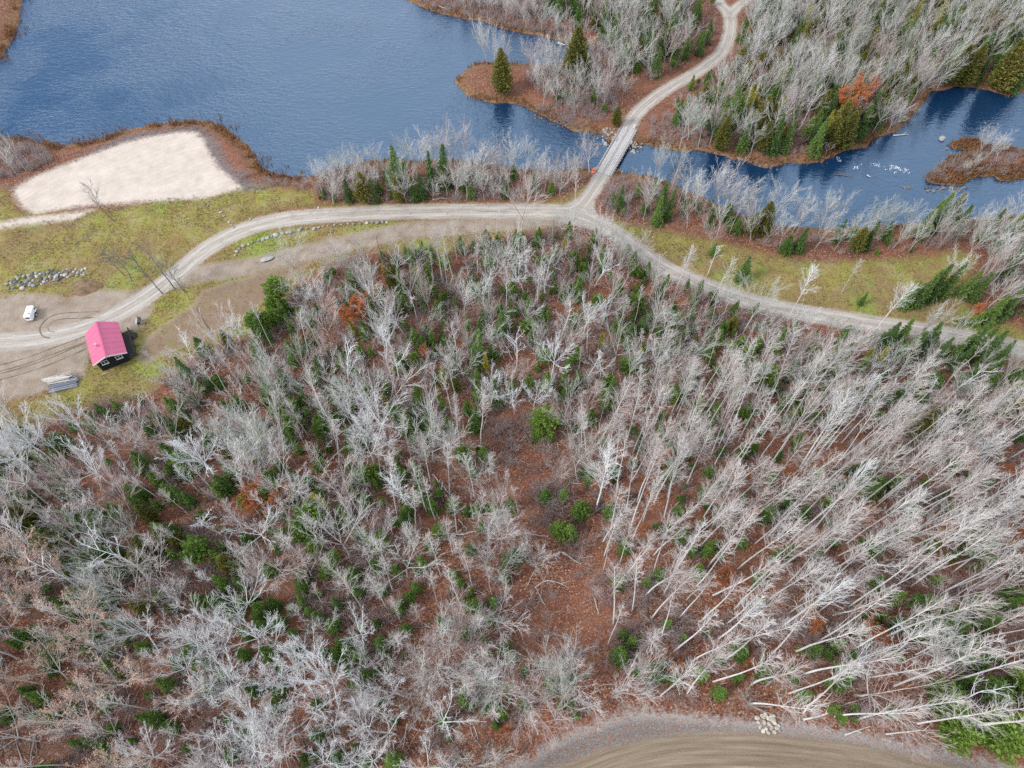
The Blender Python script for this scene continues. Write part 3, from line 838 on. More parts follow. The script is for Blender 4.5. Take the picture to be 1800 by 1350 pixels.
for s in range(7):
    t, c, h = make_aspen(100 + s, 20.0, base=[.56, .62, .66, .50, .64, .58, .46][s], width=[.085, .07, .08, .095, .065, .10, .11][s], limbs=[26, 24, 22, 28, 22, 26, 30][s])
    add_proto('aspen', h, [('trunk', t, 'aspen_bark'), ('crown', c, 'aspen_twig')])
for s in range(7):
    t, c, h = make_maple(200 + s, 13.0, fork=[.3, .22, .36, .28, .42, .25, .33][s], leaders=[5, 6, 4, 5, 4, 7, 5][s], spread=[.45, .55, .4, .6, .5, .42, .35][s])
    add_proto('maple', h, [('trunk', t, 'maple_bark'), ('crown', c, 'maple_twig')])
for s in range(5):
    t, c, h = make_maple(300 + s, 13.0, fork=[.42, .52, .46, .4, .55][s], leaders=[6, 7, 7, 6, 8][s], spread=[.6, .7, .75, .5, .8][s], per=8, twigs=6, bold=1.0, tper=5, shrink=0.85)
    add_proto('birch', h, [('trunk', t, 'birch_bark'), ('crown', c, 'birch_twig')])
for s in range(4):
    t, c, h = make_aspen(150 + s, 16.0, base=[.36, .44, .40, .5][s], width=[.13, .11, .12, .12][s], limbs=[30, 28, 32, 26][s], bold=1.15)
    add_proto('paper', h, [('trunk', t, 'birch_bark'), ('crown', c, 'birch_twig')])
for s in range(4):
    t, c, h = make_snag(400 + s, 14.0, arms=[8, 10, 7, 9][s], bold=0.95)
    add_proto('forked', h, [('trunk', t, 'birch_bark'), ('crown', c, 'birch_twig')])
for s in range(3):
    t, c, h = make_snag(450 + s, 12.0, arms=[13, 15, 11][s], bold=1.15)
    add_proto('dead', h, [('trunk', t, 'dead_bark'), ('crown', c, 'dead_bark')])
for s in range(4):
    t, bt, f, h = make_conifer(500 + s, 11.0, [2.0, 1.7, 2.3, 1.5][s], 26, 9, 'spruce')
    add_proto('spruce', h, [('trunk', t, 'conifer_bark'), ('crown', f, 'spruce')])
for s in range(4):
    t, bt, f, h = make_conifer(520 + s, 7.0, [1.6, 1.9, 1.4, 2.1][s], 20, 9, 'fir')
    add_proto('fir', h, [('trunk', t, 'conifer_bark'), ('crown', f, 'fir')])
for s in range(3):
    t, bt, f, h = make_conifer(540 + s, 12.0, [2.3, 2.0, 2.6][s], 34, 15, 'cedar')
    add_proto('cedar', h, [('trunk', t, 'conifer_bark'), ('crown', f, 'cedar')])
for s in range(3):
    t, bt, f, h = make_conifer(560 + s, 8.0, [2.4, 2.1, 2.7][s], 16, 9, 'pine')
    add_proto('pine', h, [('trunk', t, 'conifer_bark'), ('crown', f, 'pine')])
for s in range(2):
    t, bt, f, h = make_conifer(580 + s, 9.0, 1.6, 22, 7, 'larch')
    add_proto('larch', h, [('trunk', t, 'conifer_bark'), ('crown', f, 'larch')])
for s in range(2):
    t, c, l, h = make_leafy(600 + s, 11.0, 8500, 0.15)
    add_proto('rust', h, [('trunk', t, 'maple_bark'), ('crown', c, 'maple_twig'), ('leaves', l, 'rust')])
for s in range(4):
    t, c, l, h = make_leafy(620 + s, 13.0, 1000, 0.10, fork=.35, spread=.45, leaders=5)
    add_proto('tan', h, [('trunk', t, 'aspen_bark'), ('crown', c, 'maple_twig'), ('leaves', l, 'tan')])

# ------------------------------------------------------------------ where the trees stand
# (kind, x, y of the crown in the photograph, height in metres)
SPOT = []
def spots(kind, h, pts):
    for p in pts: SPOT.append((kind, p[0], p[1], p[2] if len(p) > 2 else h))

spots('spruce', 9, [(705, 500), (735, 490), (880, 570), (893, 556, 10), (845, 612, 10), (836, 632), (873, 690), (1078, 690), (1068, 706), (1160, 768), (820, 800, 6),
    (715, 745), (700, 738), (655, 548), (625, 660, 7), (612, 690, 7), (320, 650, 7), (338, 662, 6), (797, 612, 6), (1015, 668, 7), (1455, 640, 11), (1480, 632, 10), (1470, 650),
    (1580, 692, 10), (1600, 722, 9), (1600, 612, 11), (1630, 600, 11), (1590, 588), (1565, 592), (1655, 618), (1682, 616), (1710, 602, 12), (1728, 608, 11), (1742, 612, 11), (1762, 628, 10),
    (1792, 655, 11), (1772, 690), (1692, 632), (1310, 474, 8), (1600, 522, 9), (1625, 512, 12), (1645, 498, 12), (1670, 496, 11), (1750, 548, 10), (1772, 538, 10), (1702, 500, 9), (1722, 505, 9),
    (1125, 338, 9), (1158, 372, 9), (1177, 362, 10), (1166, 345), (1252, 382, 7), (1410, 422, 8), (1532, 415, 9), (1630, 388, 12), (1650, 375, 12), (1745, 398, 10), (1690, 388, 9),
    (695, 300, 13), (755, 305, 12), (778, 300, 13), (690, 325), (740, 330, 8), (660, 340, 7), (612, 338, 7), (718, 338, 8),
    (960, 4), (985, 10, 10), (1012, 8), (1040, 4), (1062, 10), (1110, 8), (1150, 14), (1222, 26), (1355, 14, 13), (1362, 42, 11), (1345, 52), (1290, 196, 13), (1272, 202, 10), (1310, 242, 9),
    (1366, 240, 12), (1386, 242, 10), (1346, 182, 9), (1392, 216, 9), (1445, 148), (1530, 200, 12), (1520, 216, 10), (1530, 16, 12), (1542, 32, 11), (1562, 48), (1575, 22, 12), (1490, 68, 10),
    (1655, 68), (1648, 60), (1722, 100, 12), (1795, 142, 12), (1742, 20, 11), (1762, 16), (1795, 16), (1630, 112), (1600, 60), (1590, 112), (1460, 192), (1268, 218, 11), (1430, 142),
    (1652, 1102, 9), (1640, 1060, 7), (1620, 1092, 7), (1726, 965, 8), (1742, 952, 7), (1745, 1092, 7), (1160, 758, 7), (590, 1062, 6), (520, 1142, 7), (395, 962, 7), (405, 828, 7)])
spots('fir', 5.5, [(967, 762), (1016, 900), (990, 872), (960, 872), (1002, 936), (896, 890), (870, 892), (905, 976), (892, 984), (380, 978), (390, 985), (150, 1008), (195, 1096), (128, 1046), (186, 1056),
    (330, 1152), (348, 1166), (362, 1208), (290, 1202), (266, 1262), (86, 1262), (62, 1226), (486, 1212), (440, 1210), (600, 1132), (560, 1082), (450, 1092), (430, 1112), (470, 1150), (592, 1152),
    (612, 1146), (556, 1236, 4), (690, 1336, 5), (556, 1292), (640, 1342), (590, 1332), (1575, 852), (1545, 852), (1522, 846), (1532, 864), (1700, 1132), (1682, 1102), (1692, 1142), (1670, 1080),
    (1735, 1072), (1616, 1056), (1230, 712), (1258, 722), (1296, 690), (1516, 528, 4), (1684, 566, 3), (815, 326, 5), (232, 862), (246, 866), (800, 640), (590, 702), (680, 572), (770, 756, 5),
    (985, 735), (945, 760), (900, 680), (840, 690), (1000, 640), (610, 520, 6), (640, 580), (700, 640), (735, 690), (1010, 560), (900, 510), (1130, 570), (560, 640), (520, 720), (1255, 440, 4),
    (470, 900), (515, 870), (640, 880), (620, 1010), (600, 900), (740, 990), (530, 1010), (1200, 940), (1160, 1010), (1100, 960), (1250, 960), (1350, 900), (1300, 800), (1390, 970), (1090, 1020),
    (1080, 830), (1180, 830), (410, 1080), (330, 880), (300, 930), (120, 860), (30, 880), (1715, 580, 5), (1280, 375, 6), (1385, 430, 6), (1500, 405, 6), (1790, 395, 9)])
spots('cedar', 11, [(883, 128, 13), (1015, 105, 16), (1085, 205, 6), (690, 490, 9), (1486, 702, 10), (1642, 742, 11), (1620, 748, 10), (1345, 388, 10), (1690, 362, 9), (1512, 422, 8), (255, 962, 8), (246, 988, 8), (42, 912, 9), (85, 958, 9),
    (1142, 32, 9), (1272, 234, 10), (1340, 205, 11), (1356, 214, 10), (1530, 132, 11), (1497, 240, 11), (1480, 214, 11), (1730, 52, 11), (1692, 122, 12), (1722, 132, 12), (1772, 118, 15), (1760, 142, 14),
    (627, 342, 9), (395, 990, 7), (1706, 938, 7), (700, 335, 8), (1466, 232, 9), (1512, 118, 9)])
spots('pine', 8, [(485, 508, 8), (478, 560, 6), (480, 535, 6), (957, 738, 8), (545, 905, 8), (530, 935, 8), (1662, 1222, 7), (1668, 1245, 7), (1682, 1288, 7), (1772, 1292, 9), (1752, 1216, 6),
    (1800, 1200, 6), (1023, 896, 5), (985, 932, 5), (815, 798, 6), (640, 690, 5), (1070, 700, 6)])
spots('larch', 8, [(560, 884, 8), (853, 638, 7), (1235, 18, 8), (1315, 176, 9), (1370, 198, 9), (1552, 10, 9), (1058, 598, 6), (778, 660, 7), (1652, 552, 3)])
spots('rust', 10, [(1500, 178, 12), (618, 540, 9), (448, 890, 10), (1718, 545, 3.5), (742, 622, 4), (1530, 902, 4), (1772, 942, 4), (1538, 1108, 4.5), (1322, 910, 4), (890, 1284, 2.5), (302, 672, 4), (1432, 1102, 4), (1316, 1168, 3.5)])
spots('tan', 10, [(1040, 262, 10), (1000, 287, 8)])
spots('forked', 14, [(600, 640), (725, 520, 11), (990, 550, 12), (905, 615, 12), (1035, 630, 12), (578, 765, 13), (230, 828, 10), (1620, 690, 16), (1700, 668, 15), (1542, 690, 15), (208, 985, 16), (200, 938, 13),
    (95, 1012, 14), (20, 945, 15), (1545, 990, 14), (1505, 1055, 12), (800, 610, 10), (1610, 1130, 13), (1500, 1180, 13), (1735, 1230, 12), (1660, 1130, 11), (350, 905, 12), (280, 1088, 11), (1255, 450, 9), (1300, 500, 9)])
spots('birch', 13, [(668, 588, 13), (850, 508, 12), (1050, 465, 11), (962, 480, 13), (665, 725, 16), (645, 745, 15), (640, 765, 15), (1415, 655, 12), (768, 1272, 13), (640, 1288, 13), (576, 1276, 12),
    (645, 1330, 13), (556, 1336, 13), (480, 1285, 13), (452, 1285, 13), (540, 1240, 14), (352, 1088, 13), (240, 1130, 13), (318, 1170, 12), (342, 1120, 11), (255, 1330, 13), (405, 1330, 13), (860, 680, 11), (940, 690, 10), (905, 690, 12),
    (1060, 540, 11), (1160, 620, 12), (970, 620, 15), (745, 1350, 13), (410, 1200, 13), (440, 1190, 12), (395, 1225, 11), (490, 1190, 13), (520, 1200, 12), (580, 1190, 13), (470, 1130, 12), (375, 1130, 12), (555, 1170, 12),
    (140, 730, 16), (170, 715, 17), (110, 745, 15), (5, 790, 18), (40, 770, 17), (345, 800, 16), (160, 820, 15), (650, 510, 13)])
spots('paper', 16, [(1422, 490, 17), (1587, 528, 17), (1200, 465, 13), (655, 738, 17), (668, 600, 13), (5, 800, 17), (75, 780, 16), (150, 730, 16), (345, 790, 16), (640, 770, 15), (715, 850, 18), (1350, 650, 14), (1510, 700, 16), (1660, 760, 17), (1720, 800, 18), (1600, 900, 17)])
spots('dead', 12, [(176, 350, 11), (198, 455, 9), (258, 475, 13), (283, 470, 12), (303, 478, 11), (318, 505, 7), (210, 465, 9)])
spots('aspen', 16, [(455, 600, 15), (520, 580, 16), (545, 570, 17), (770, 440, 16), (790, 430, 18), (850, 460, 15), (905, 450, 14), (925, 445, 14), (1620, 640, 14), (400, 640, 15), (430, 625, 15), (360, 650, 14), (260, 660, 13), (330, 640, 10),
    (270, 630, 11), (305, 620, 9), (350, 625, 9), (1500, 480, 10), (735, 850, 18), (715, 880, 18), (1080, 760, 18), (1095, 780, 18), (1030, 740, 16), (1040, 750, 16), (1105, 950, 16), (1090, 1010, 16), (1085, 1100, 17)])
spots('maple', 11, [(855, 62, 12), (868, 75, 10), (945, 92, 11), (965, 100, 10), (1040, 92, 11), (1062, 110, 10), (1052, 150, 10), (1012, 172, 9), (980, 160, 9), (955, 152, 9), (1075, 62, 10), (1092, 96, 10), (1035, 140, 9), (880, 85, 10),
    (790, 245, 13), (812, 250, 12), (745, 262, 11), (830, 295, 11), (870, 265, 12), (900, 270, 11), (930, 275, 11), (700, 330, 10), (660, 310, 9), (620, 330, 9), (960, 300, 9), (985, 310, 9), (585, 325, 8), (570, 335, 8), (850, 320, 9), (810, 320, 10),
    (1170, 275, 10), (1190, 290, 11), (1260, 320, 13), (1235, 335, 12), (1295, 330, 12), (1335, 340, 9), (1385, 320, 12), (1430, 340, 12), (1455, 345, 11), (1365, 350, 10), (1480, 350, 10), (1540, 370, 11), (1575, 365, 11), (1610, 380, 10),
    (1260, 405, 9), (1690, 480, 12), (1740, 470, 13), (1775, 460, 13), (1765, 510, 13), (1720, 430, 12), (1780, 420, 11), (1200, 215, 12), (1220, 200, 12), (1240, 210, 12), (1500, 290, 4), (1590, 215, 9), (1620, 215, 8), (1742, 240, 8), (1752, 252, 7), (1765, 262, 6), (1700, 285, 4), (1725, 280, 5), (20, 265, 10), (8, 280, 9),
    (883, 910, 11), (905, 920, 11), (880, 985, 11), (860, 975, 12), (890, 1190, 16), (870, 1222, 13), (930, 1205, 15), (995, 1208, 16), (1008, 1185, 15), (945, 980, 9), (935, 970, 9), (820, 1090, 10), (830, 1130, 11), (720, 1130, 11), (770, 1120, 11),
    (635, 1165, 11), (680, 1190, 11), (760, 1190, 12), (650, 1240, 11), (620, 1220, 10), (990, 830, 10), (825, 830, 10), (885, 870, 9), (770, 760, 11), (800, 780, 10), (1690, 1040, 16), (1680, 1170, 15), (1560, 1200, 15), (780, 620, 9), (1125, 1165, 9)])

CROWN_AT = dict(paper=.68, aspen=.68, maple=.62, birch=.66, forked=.68, dead=.6, spruce=.42, fir=.42, cedar=.45, pine=.55, larch=.45, rust=.62, tan=.65)
TREES = []                                 # dict(kind, x, y, h, hand)
for kind, sx, sy, h in SPOT:
    gx, gy = ground_at(sx, sy, CROWN_AT[kind] * h)
    TREES.append(dict(kind=kind, x=gx, y=gy, h=h, hand=True))

FOREST = [(-160, 800), (-80, 765), (60, 745), (150, 720), (250, 698), (330, 640), (400, 610), (475, 580), (520, 510), (600, 462), (680, 450), (760, 450), (850, 438), (920, 412), (1000, 402), (1055, 418), (1110, 452),
          (1180, 496), (1250, 525), (1330, 550), (1400, 568), (1480, 581), (1560, 593), (1640, 608), (1720, 622), (1800, 643), (1900, 668), (2050, 700), (2050, 1400), (1900, 1362), (1800, 1335), (1700, 1312), (1600, 1294), (1500, 1276),
          (1400, 1258), (1290, 1250), (1200, 1244), (1130, 1240), (1060, 1250), (1000, 1274), (950, 1298), (900, 1330), (840, 1420), (-200, 1480), (-260, 1100)]
ASPEN_STAND = [(1050, 760), (1250, 690), (1420, 690), (1500, 750), (1650, 760), (1900, 760), (1900, 1290), (1700, 1300), (1450, 1262), (1300, 1245), (1150, 1235), (1065, 1120), (1045, 900)]
MID_LEFT = [(420, 700), (520, 720), (800, 700), (870, 820), (860, 1000), (840, 1130), (700, 1150), (560, 1050), (430, 900)]
BUSHY = [(500, 520), (620, 460), (920, 412), (1055, 418), (1180, 496), (1400, 570), (1640, 610), (1900, 670), (1900, 760), (1650, 760), (1500, 750), (1420, 690), (1250, 690), (1050, 760), (870, 800), (520, 720)]
TAN_STAND = [(-260, 1010), (120, 1010), (300, 1110), (370, 1230), (420, 1420), (-260, 1480)]
STAR = [(300, 1110), (430, 1030), (560, 1050), (700, 1150), (720, 1230), (680, 1400), (420, 1420), (370, 1230)]
LEFT = [(-260, 760), (150, 720), (330, 640), (420, 600), (500, 520), (520, 720), (420, 700), (430, 900), (560, 1050), (430, 1030), (300, 1110), (120, 1010), (-260, 1010)]
NORTH_W = [(930, -80), (960, 15), (1010, 45), (1065, 75), (1095, 120), (1120, 150), (1160, 140), (1240, 92), (1262, 60), (1252, 10), (1215, -80)]
NORTH_E = [(1300, -80), (1306, 30), (1300, 70), (1285, 105), (1240, 140), (1190, 170), (1160, 195), (1180, 225), (1240, 250), (1300, 266), (1360, 276), (1450, 270), (1520, 246), (1570, 224), (1630, 155), (1720, 148), (2000, 158), (2000, -80)]
POINT = [(930, 125), (1000, 116), (1015, 85), (1070, 85), (1095, 130), (1100, 170), (1060, 200), (1000, 195), (950, 170), (925, 150)]
SOUTH_BANK = [(556, 340), (580, 312), (640, 298), (720, 296), (850, 300), (1000, 308), (1030, 312), (1000, 338), (940, 352), (800, 355), (640, 357), (562, 356)]
RIVER_BANK = [(1062, 330), (1100, 316), (1180, 338), (1300, 388), (1430, 414), (1600, 407), (1800, 388), (2000, 390), (2000, 600), (1900, 590), (1800, 570), (1740, 550), (1715, 500), (1728, 450), (1690, 432), (1600, 446), (1500, 448), (1400, 443),
              (1280, 420), (1180, 398), (1090, 385), (1055, 362)]
NORTH_SHORE = [(715, -80), (740, -20), (780, 15), (850, 26), (900, 44), (990, 62), (1020, 70), (1000, 40), (950, 10), (920, -80)]

G_FOREST = pix_poly(FOREST); G_STAND = pix_poly(ASPEN_STAND)
FILL = [   # polygon, spacing in metres, kinds with weights, heights
    (BUSHY, 8.6, dict(fir=.66, spruce=.10, cedar=.08, pine=.12, larch=.04), (2.6, 6)),
    (LEFT, 9.0, dict(fir=.6, spruce=.2, cedar=.1, pine=.1), (3.5, 7.5)),
    (MID_LEFT, 8.5, dict(fir=.8, pine=.2), (3, 6)),
    (STAR, 6.5, dict(fir=.85, spruce=.15), (3, 6)),
    (TAN_STAND, 11, dict(fir=.8, pine=.2), (3, 6)),
    (ASPEN_STAND, 12, dict(fir=.9, rust=.1), (2.5, 5)),
    (NORTH_E, 9.5, dict(spruce=.35, fir=.3, cedar=.25, larch=.1), (5, 10)),
    (NORTH_W, 9.5, dict(spruce=.5, cedar=.3, fir=.2), (5, 10)),
    (RIVER_BANK, 16.0, dict(fir=.5, spruce=.4, cedar=.1), (4, 9)),
    (ASPEN_STAND, 2.75, dict(aspen=.95, paper=.05), (17, 24)),
    (STAR, 3.9, dict(birch=.6, aspen=.2, maple=.2), (9, 14)),
    (TAN_STAND, 3.9, dict(tan=.62, aspen=.25, maple=.13), (11, 16)),
    (MID_LEFT, 3.7, dict(aspen=.72, maple=.28), (13, 20)),
    (BUSHY, 4.3, dict(maple=.76, birch=.10, aspen=.09, forked=.05), (6, 12)),
    (LEFT, 4.2, dict(aspen=.40, maple=.40, birch=.14, forked=.03, paper=.03), (9, 16)),
    (FOREST, 3.8, dict(aspen=.55, maple=.45), (10, 17)),
    (NORTH_W, 3.3, dict(maple=.7, aspen=.22, spruce=.08), (8, 13)),
    (NORTH_E, 3.7, dict(maple=.76, aspen=.14, spruce=.06, cedar=.04), (9, 15)),
    (POINT, 3.6, dict(maple=.85, aspen=.15), (7, 11)),
    (SOUTH_BANK, 2.5, dict(maple=.82, aspen=.15, spruce=.03), (6, 11)),
    (RIVER_BANK, 3.0, dict(maple=.85, aspen=.12, spruce=.03), (6, 12)),
    (NORTH_SHORE, 6.5, dict(maple=1.0), (5, 8)),
]
def blocked(P, F=None):
    F = F or fields(P)
    return (F['road'] > -0.7) | (F['low'] > -0.8) | (F['verge'] > -0.2) | (F['sand'] > -0.5) | (F['land'] < 0.6) | (F['track'] > -0.4)

r_fill = np.random.default_rng(21)
cells = {}
def cell_ok(x, y, d):
    c = 3.0; i, j = int(x // c), int(y // c)
    for a in range(i - 2, i + 3):
        for b in range(j - 2, j + 3):
            for (qx, qy, qd) in cells.get((a, b), ()):
                if (qx - x) ** 2 + (qy - y) ** 2 < min(d, qd) ** 2 if qd < d else (qx - x) ** 2 + (qy - y) ** 2 < d * d: return False
    return True
def cell_add(x, y, d): cells.setdefault((int(x // 3.0), int(y // 3.0)), []).append((x, y, d))

# hand-placed trees first: keep them off the roads and out of the water
P0 = np.array([[t['x'], t['y']] for t in TREES]); bad = blocked(P0) & np.array([t['kind'] != 'dead' for t in TREES])
for t, b in zip(TREES, bad):
    if b:
        for rr in (1.0, 2.0, 3.0, 4.5, 6.0, 8.0):
            cand = np.array([[t['x'] + rr * math.cos(a), t['y'] + rr * math.sin(a)] for a in np.linspace(0, 6.28, 12, endpoint=False)])
            ok = ~blocked(cand)
            if ok.any():
                t['x'], t['y'] = cand[np.argmax(ok)]; break
for t in TREES: cell_add(t['x'], t['y'], 1.3 if t['kind'] in ('fir', 'rust') else 2.2)
for poly, sp, kinds, (h0, h1) in FILL:
    G = pix_poly(poly); lo, hi = G.min(0), G.max(0)
    n = int((hi[0] - lo[0]) * (hi[1] - lo[1]) / sp ** 2 * 6)
    C = lo + r_fill.random((n, 2)) * (hi - lo)
    C = C[inside(C, G)]
    C = C[(C[:, 1] > -30) & (C[:, 1] < 240)]
    F = fields(C)
    C = C[~blocked(C, F) & (F['clear'] < 0.0) & (F['grass'] < 0.8)]
    ks = list(kinds); w = np.array([kinds[k] for k in ks]); w = w / w.sum()
    for x, y in C:
        d = sp * r_fill.uniform(0.75, 1.25)
        if cell_ok(x, y, d):
            cell_add(x, y, min(d, 1.6) if sp > 5 else d)
            k = ks[r_fill.choice(len(ks), p=w)]
            h = r_fill.uniform(h0, h1) * (0.8 if k in ('spruce', 'cedar') and sp < 5 else 1.0)
            TREES.append(dict(kind=k, x=x, y=y, h=h, hand=False))

OPEN = [(138, 575, 238, 668), (60, 655, 142, 698), (40, 530, 80, 580), (0, 465, 160, 515), (1045, 215, 1128, 312), (1322, 1250, 1380, 1295)]
CLEAR_PX = np.array(CLEARING, float)
NPX = smooth_line(np.array(ROAD_NORTH + [(1262, 2)], float)[:-1], 8); NPX = np.vstack([NPX, smooth_line(np.array(ROAD_SPUR, float), 8)])
def hides(t):
    z = float(hill(np.array(t['x']), np.array(t['y'])))
    for f in (0.2, 0.45, 0.7, 0.95):
        a = px((t['x'], t['y'], z + f * t['h']))
        if any(x0 - 14 < a[0] < x1 + 14 and y0 - 12 < a[1] < y1 + 12 for x0, y0, x1, y1 in OPEN): return True
        if a[1] < 215 and 1090 < a[0] < 1340 and min(np.hypot(NPX[:, 0] - a[0], NPX[:, 1] - a[1])) < 17: return True
    return False
def over_clearing(t):
    z = float(hill(np.array(t['x']), np.array(t['y'])))
    return t['h'] > 6 and inside(np.array([px((t['x'], t['y'], z + f * t['h']))[:2] for f in (0.45, 0.75)]), CLEAR_PX).any()
TREES = [t for t in TREES if t['hand'] or not over_clearing(t)]
TREES = [t for t in TREES if (t['hand'] and t['kind'] in ('tan', 'cedar')) or not hides(t)]
PT = np.array([[t['x'], t['y']] for t in TREES]); ZT = height_from(PT, fields(PT))
for t, z in zip(TREES, ZT):
    t['z'] = float(z)
    cz = z + CROWN_AT[t['kind']] * t['h']
    a = px((t['x'], t['y'], cz)); t['px'] = a[:2]; t['size'] = t['h'] * FPX / a[2]
    b = px((t['x'], t['y'], z)); t['bpx'] = b[:2]
    t['seen'] = (-25 < a[0] < 1825 and -25 < a[1] < 1375) or (0 < b[0] < 1800 and 0 < b[1] < 1350)
MAX_KIND = 300
far_trees = [t for t in TREES if not t['seen']]
shown = []
for k in PROTO:
    g = sorted([t for t in TREES if t['seen'] and t['kind'] == k], key=lambda t: (not t['hand'], -t['size']))
    shown += g[:MAX_KIND]; far_trees += g[MAX_KIND:]
print('TREES shown', len(shown), 'far', len(far_trees), {k: sum(t['kind'] == k for t in shown) for k in PROTO})

# ------------------------------------------------------------------ labels
LANDMARKS = [('the pink-roofed cabin', 185, 620), ('the stacked logs', 105, 678), ('the white trailer', 58, 553), ('the boulder heap', 80, 490), ('the pale sand beach', 220, 300),
    ('the timber bridge', 1085, 265), ('the road junction', 1010, 375), ('the reedy island', 1710, 290), ('the white rapids', 1560, 290), ('the rust tree across the river', 1500, 180),
    ('the rust tree near the track', 618, 540), ('the rust tree in the left woods', 448, 890), ('the orange bush by the east road', 1718, 545), ('the pale stone pile', 1347, 1272),
    ('the round pine in the clearing', 957, 738), ('the dead trunks beside the road', 295, 500), ('the lone spruce in the field', 1310, 474), ('the tall roadside birch', 1422, 490),
    ('the yellow larch', 560, 884), ('the broad cedar on the point', 883, 128), ('the tall cedar on the point', 1015, 105), ('the white fallen limb in the clearing', 970, 1025),
    ("the bottom road's left end", 950, 1345), ('the road fork at the top edge', 1285, 20), ('the sharp road bend up north', 1262, 100), ('the boulder row by the road', 490, 405), ('the tan tree by the bridge', 1040, 262),
    ("the picture's bottom left corner", 0, 1350), ("the picture's bottom right corner", 1800, 1350), ("the left edge's lower third", 0, 950), ("the right edge's middle", 1800, 800), ("the picture's top right corner", 1800, 0),
    ("the picture's centre", 900, 675), ("the bare clearing's middle", 960, 930), ("the right edge's lower third", 1800, 1080), ("the bright green pine by the track", 485, 508), ("the bottom edge's middle", 760, 1350),
    ("the black barrel grill", 247, 566)]
LP = np.array([(l[1], l[2]) for l in LANDMARKS], float)
ORD = ['nearest', 'second nearest', 'third nearest', 'fourth nearest', 'fifth nearest', 'sixth nearest', 'seventh nearest', 'eighth nearest', 'ninth nearest', 'tenth nearest', 'eleventh nearest', 'twelfth nearest']
def ordinal(i):
    if i < len(ORD): return ORD[i]
    n = i + 1
    return '%d%s nearest' % (n, 'th' if 10 <= n % 100 <= 20 else {1: 'st', 2: 'nd', 3: 'rd'}.get(n % 10, 'th'))
DIRS = ['right of', 'above right of', 'above', 'above left of', 'left of', 'below left of', 'below', 'below right of']
DESC = dict(paper='tall narrow white birch', aspen='slim pale bare tree', maple='grey bushy bare tree', birch='white branching bare tree', forked='white forked bare tree', dead='dark dead tree on grass', spruce='dark green conical spruce',
            fir='small green fir', cedar='olive green cedar', pine='bright green pine', larch='yellow larch', rust='rust-orange leafy tree', tan='bare tree with tan leaves')
NAMES = dict(paper='paper_birch', aspen='aspen_tree', maple='bare_tree', birch='white_birch', forked='forked_tree', dead='dead_tree', spruce='spruce_tree', fir='young_fir', cedar='cedar_tree', pine='pine_tree', larch='larch_tree', rust='rust_leaf_tree', tan='tan_leaf_tree')
GROUPS = dict(paper='tall narrow white birches', aspen='slim pale bare trees', maple='grey bushy bare trees', birch='white bare birches', forked='white forked bare trees', dead='dark dead trees on the grass', spruce='dark spruces', fir='small green firs',
              cedar='olive cedars', pine='bright pines', larch='yellow larches', rust='rust-leaved trees', tan='trees with tan leaves')
buckets = {}
for t in shown:
    d = LP - np.array(t['px']); q = np.hypot(d[:, 0], d[:, 1]); q2 = q.copy(); q2[q2 < 14] = 1e6
    i = int(q2.argmin()); dx, dy = -d[i, 0], d[i, 1]
    s = int(round(math.atan2(dy, dx) / (math.pi / 4))) % 8
    t['near'] = q2[i]
    buckets.setdefault((t['kind'], i, s), []).append(t)
for (k, i, s), g in buckets.items():
    g.sort(key=lambda t: t['near'])
    for n, t in enumerate(g):
        o = ordinal(n)
        t['label'] = '%s, %s %s %s' % (DESC[k], o, DIRS[s], LANDMARKS[i][0])
FIXED = [('rust', 1500, 178, 'big rust-orange leafy tree on the bank across the river'), ('rust', 618, 540, 'rust-orange leafy tree among bare trees near the dirt track'), ('rust', 448, 890, 'rust-orange leafy tree in the left woods beside the yellow larch'),
         ('rust', 1718, 545, 'low orange leafy bush on the grass by the east road'), ('tan', 1040, 262, 'tan-leaved tree on the water edge just left of the bridge'), ('cedar', 883, 128, 'broad olive cedar near the tip of the point'),
         ('cedar', 1015, 105, 'tallest olive cedar on the point with gold top'), ('cedar', 1085, 205, 'small olive cedar beside the road just above the bridge'), ('pine', 957, 738, 'rounded green pine standing in the red clearing'), ('pine', 485, 508, 'bright green pine at the wood edge beside the dirt track'),
         ('larch', 560, 884, 'yellow larch in the left woods beside a light green pine'), ('paper', 1422, 490, 'tall white birch at the near edge of the east road, left one'), ('paper', 1587, 528, 'tall white birch at the near edge of the east road, right one'),
         ('spruce', 1310, 474, 'lone dark green spruce standing in the yellow grass field'), ('dead', 176, 350, 'lone grey dead tree between the sand and the grass')]
for k, fx, fy, lab in FIXED:
    c = [t for t in shown if t['kind'] == k and t['hand']]
    min(c, key=lambda t: math.hypot(t['px'][0] - fx, t['px'][1] - fy))['label'] = lab

